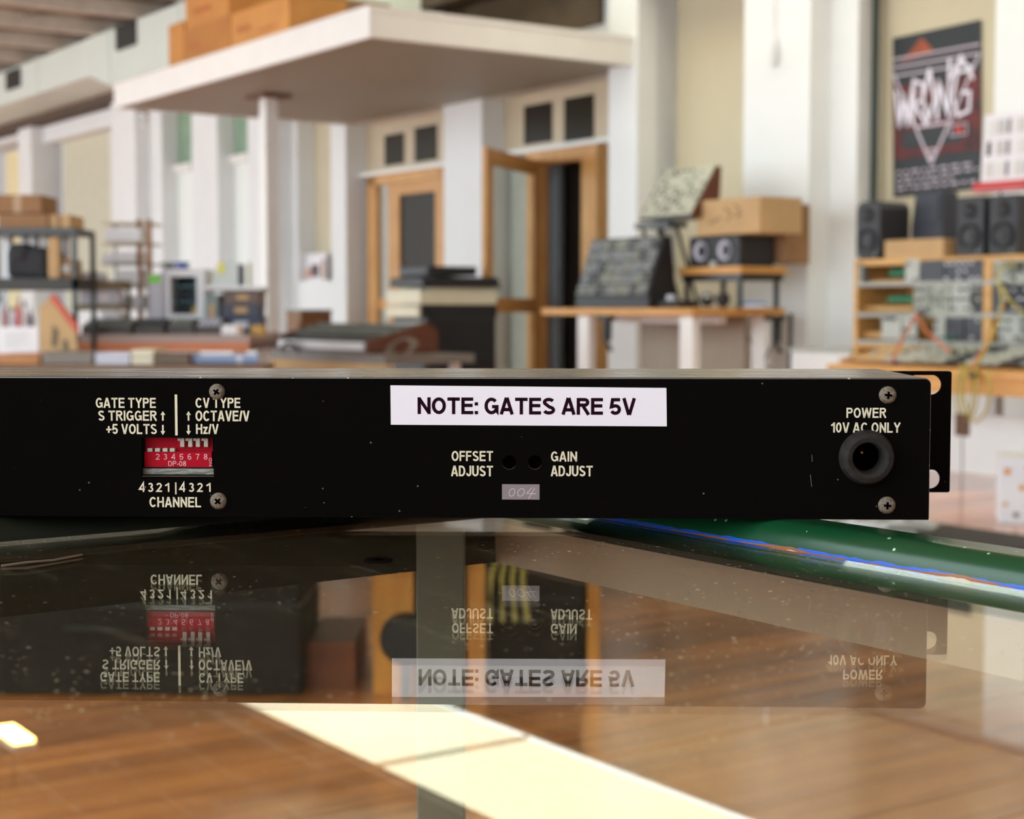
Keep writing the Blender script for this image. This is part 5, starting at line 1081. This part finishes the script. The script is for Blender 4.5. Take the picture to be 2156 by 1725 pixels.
for cx, y0, y1, up in ((343, 867, 886, 1), (343, 895, 915, 0), (397, 867, 886, 1), (397, 895, 915, 0)):
    mk = MB(); rect_px(cx-1.6, cx+1.6, y0+(5 if up else 0), y1-(0 if up else 5), mk)
    if up: tri_px([(cx-5, y0+7), (cx+5, y0+7), (cx, y0-1)], mk)
    else: tri_px([(cx-5, y1-7), (cx+5, y1-7), (cx, y1+1)], mk)
    mk.build('arrow', ink, fp)
for ch, cx in zip('43214321', (299, 317, 335, 353, 384, 403, 421, 440)): txt(ch, cx-(6 if ch != '1' else 5), cx+(6 if ch != '1' else 4), 1017, 1036)
mk = MB(); rect_px(369, 371.5, 1016, 1041, mk); mk.build('divider_line', ink, fp)
txt('CHANNEL', 315, 423, 1047, 1068); txt('POWER', 1782, 1866, 859, 880); txt('10V AC ONLY', 1750, 1896, 890, 911)
txt('OFFSET', 951, 1038, 950, 971); txt('ADJUST', 950, 1038, 981, 1003); txt('GAIN', 1160, 1215, 951, 972); txt('ADJUST', 1160, 1248, 981, 1003)
# stuck-on label
c4 = [face(823, 894.5), face(1404, 898), face(1403, 817), face(822, 811.5)]
lb = MB().prism(c4, -.00016, -.00002, 'y').build('note_label', mat('white_tape_label', '#d3ccd4', .5, var=.01), u0)
p0 = face(880, 872.5); p1 = face(1338, 838)
tm = pen_text('NOTE: GATES ARE 5V', 'lettering', mat('plum_black_ink', '#200c16', .8, var=0, spec=0), lb, p0[0], p1[0], p0[1], p1[1], -.0002, .20, .92, .13)
slp = (c4[1][1]-c4[0][1])/(c4[1][0]-c4[0][0])
for vv in tm.data.vertices: vv.co.z += (vv.co.x - (p0[0]+p1[0])/2)*slp*.6
# scratched serial tag
q0, q1 = face(1057, 1052), face(1136, 1020)
sg_ = MB().box(q0[0], q1[0], -.00014, -.00002, q0[1], q1[1]).build('serial_tag', mat('grey_pink_tag', '#75696c', .35, var=.04, scale=300), u0)
hw_ = MB()
def fs(pts, wd): 
    P = [face(*p) for p in pts]; hw_.stroke(P, wd, -.00015, .00004)
def ov(cx, cy, rx, ry): return [(cx+rx*math.cos(t*PI/8)+ry*.25*math.sin(t*PI/8), cy-ry*math.sin(t*PI/8)) for t in range(17)]
fs(ov(1078, 1037, 6, 8), .00016); fs(ov(1097, 1037, 7, 8), .00016); fs([(1120, 1027), (1109, 1039), (1128, 1040)], .00016); fs([(1126, 1028), (1113, 1050)], .00016)
hw_.build('engraved_number', mat('scratch_pale', '#c4b8ba', .4, var=0), sg_)
# dip switch behind its window
rim_ = .0012
pc = B(wx0-.004, wx1+.004, .0062, .0078, wz0-.002, wz1+.004).build('circuit_board', mat('dark_board', '#16120f', .6, var=0), u0)
x0, z0 = face(306, 983, .0040); x1 = face(447.5, 983, .0040)[0]; z1 = face(400, 918, .004)[1]
redm = mat('red_switch_plastic', '#98021a', .6, var=.02, spec=.1)
zt2 = face(400, 951, .004)[1]; zt1 = face(400, 926, .004)[1]
db = MB(); db.box(x0, x1, .0030, .0062, z0, zt2); db.box(x0, x1, .0046, .0062, zt2, z1); db.box(x0, x1, .0030, .0046, zt1+.0010, z1+.001)
dip = db.build('dip_switch', redm, u0)
def dl(mb, a, b, y0, y1, f0, f1):
    p = face(a, y1, .003); q_ = face(b, y0, .003); mb.box(p[0], q_[0], f0, f1, p[1], q_[1])
for k, cx in enumerate((316, 332, 348, 363, 384, 401, 417, 434)):
    mb = MB()
    if k < 4: dl(mb, cx-5, cx+5, 944, 951, .0026, .0046)
    else: dl(mb, cx-4, cx+4, 923, 941, .0026, .0046); dl(mb, cx-9, cx-3, 923, 928, .0024, .0046)
    mb.build('lever', mat('dirty_white_lever', '#a89c90', .5, var=.05, scale=300), dip)
wi = mat('white_switch_print', '#c8989c', .6, var=0)
for k, cx in enumerate((332, 348, 365, 382, 399, 416, 433)): txt(str(k+2), cx-4, cx+4, 956, 968, wi, .13, dip, -.00004, .003)
txt('DP-08', 354.5, 392, 971, 981.5, wi, .13, dip, -.00004, .003); txt('ON', 440, 446.5, 964, 982, wi, .16, dip, -.00004, .003, rot=-1)
e0 = face(300, 998, .004); e1 = face(449, 986.5, .004)
B(e0[0]-.002, e1[0]+.002, .0028, .0046, e0[1], e1[1]).build('steel_strip', mat('zinc_plated_strip', '#85837a', .5, metal=.2, var=.25, scale=260, stretch=(1, 1, 3), bump=.6), u0)
wl = MB().box(wx0, wx1, .00002, .0012, wz0-.00025, wz0+.00001).build('window_lip', mat('bare_metal_lip', '#a89c80', .4, metal=.4, var=0), u0)
# trimmer holes
for c in (hA, hB):
    MB().lathe([(rh-.00002, 0.0001), (rh-.00002, .0012)], (c[0], 0, c[1]), 'y', 28).build('hole_edge', mat('bare_metal_lip', '#a89c80', .4, metal=.4, var=0), u0, smooth=True)
    MB().lathe([(.0024, .004), (.0024, .007), (.0001, .007)], (c[0], 0, c[1]), 'y', 18).build('trimmer', mat('dark_trimmer', '#120a08', .9, var=0, spec=0), u0)
# power socket grommet
gr = mat('worn_black_rubber', '#282420', .75, var=.25, scale=350, bump=.3, spec=.2)
MB().lathe([(.0046, .004), (.0046, -.0022), (.0051, -.0036), (.0064, -.0040), (.0078, -.0034), (.0086, -.0014), (.0087, 0)], (gC[0], 0, gC[1]), 'y', 44).build('rubber_grommet', gr, u0, smooth=True)
MB().lathe([(.0058, .0095), (.0001, .0095)], (gC[0], 0, gC[1]), 'y', 24).lathe([(.0058, .003), (.0058, .0095)], (gC[0], 0, gC[1]), 'y', 24).build('socket_barrel', mat('recess_black', '#040303', .9, var=0, spec=0), u0)
pn = face(1815, 953, .004); MB().lathe([(.0008, .009), (.0008, .0042), (.0005, .0038), (.0001, .0037)], (pn[0], 0, pn[1]), 'y', 14).build('centre_pin', mat('brass_pin', '#c89a50', .3, metal=1, var=0), u0, smooth=True)
# chip and scratches in the paint
for a, y0, b, y1 in ((1706, 1000, 1709, 1025), (1709, 958, 1710, 972)):
    P0, P1 = face(a, y0), face(b, y1); MB().stroke([P0, P1], .00014, -.00003, .00002).build('scratch', mat('scratch_blue_grey', '#5c666e', .5, var=0), fp)
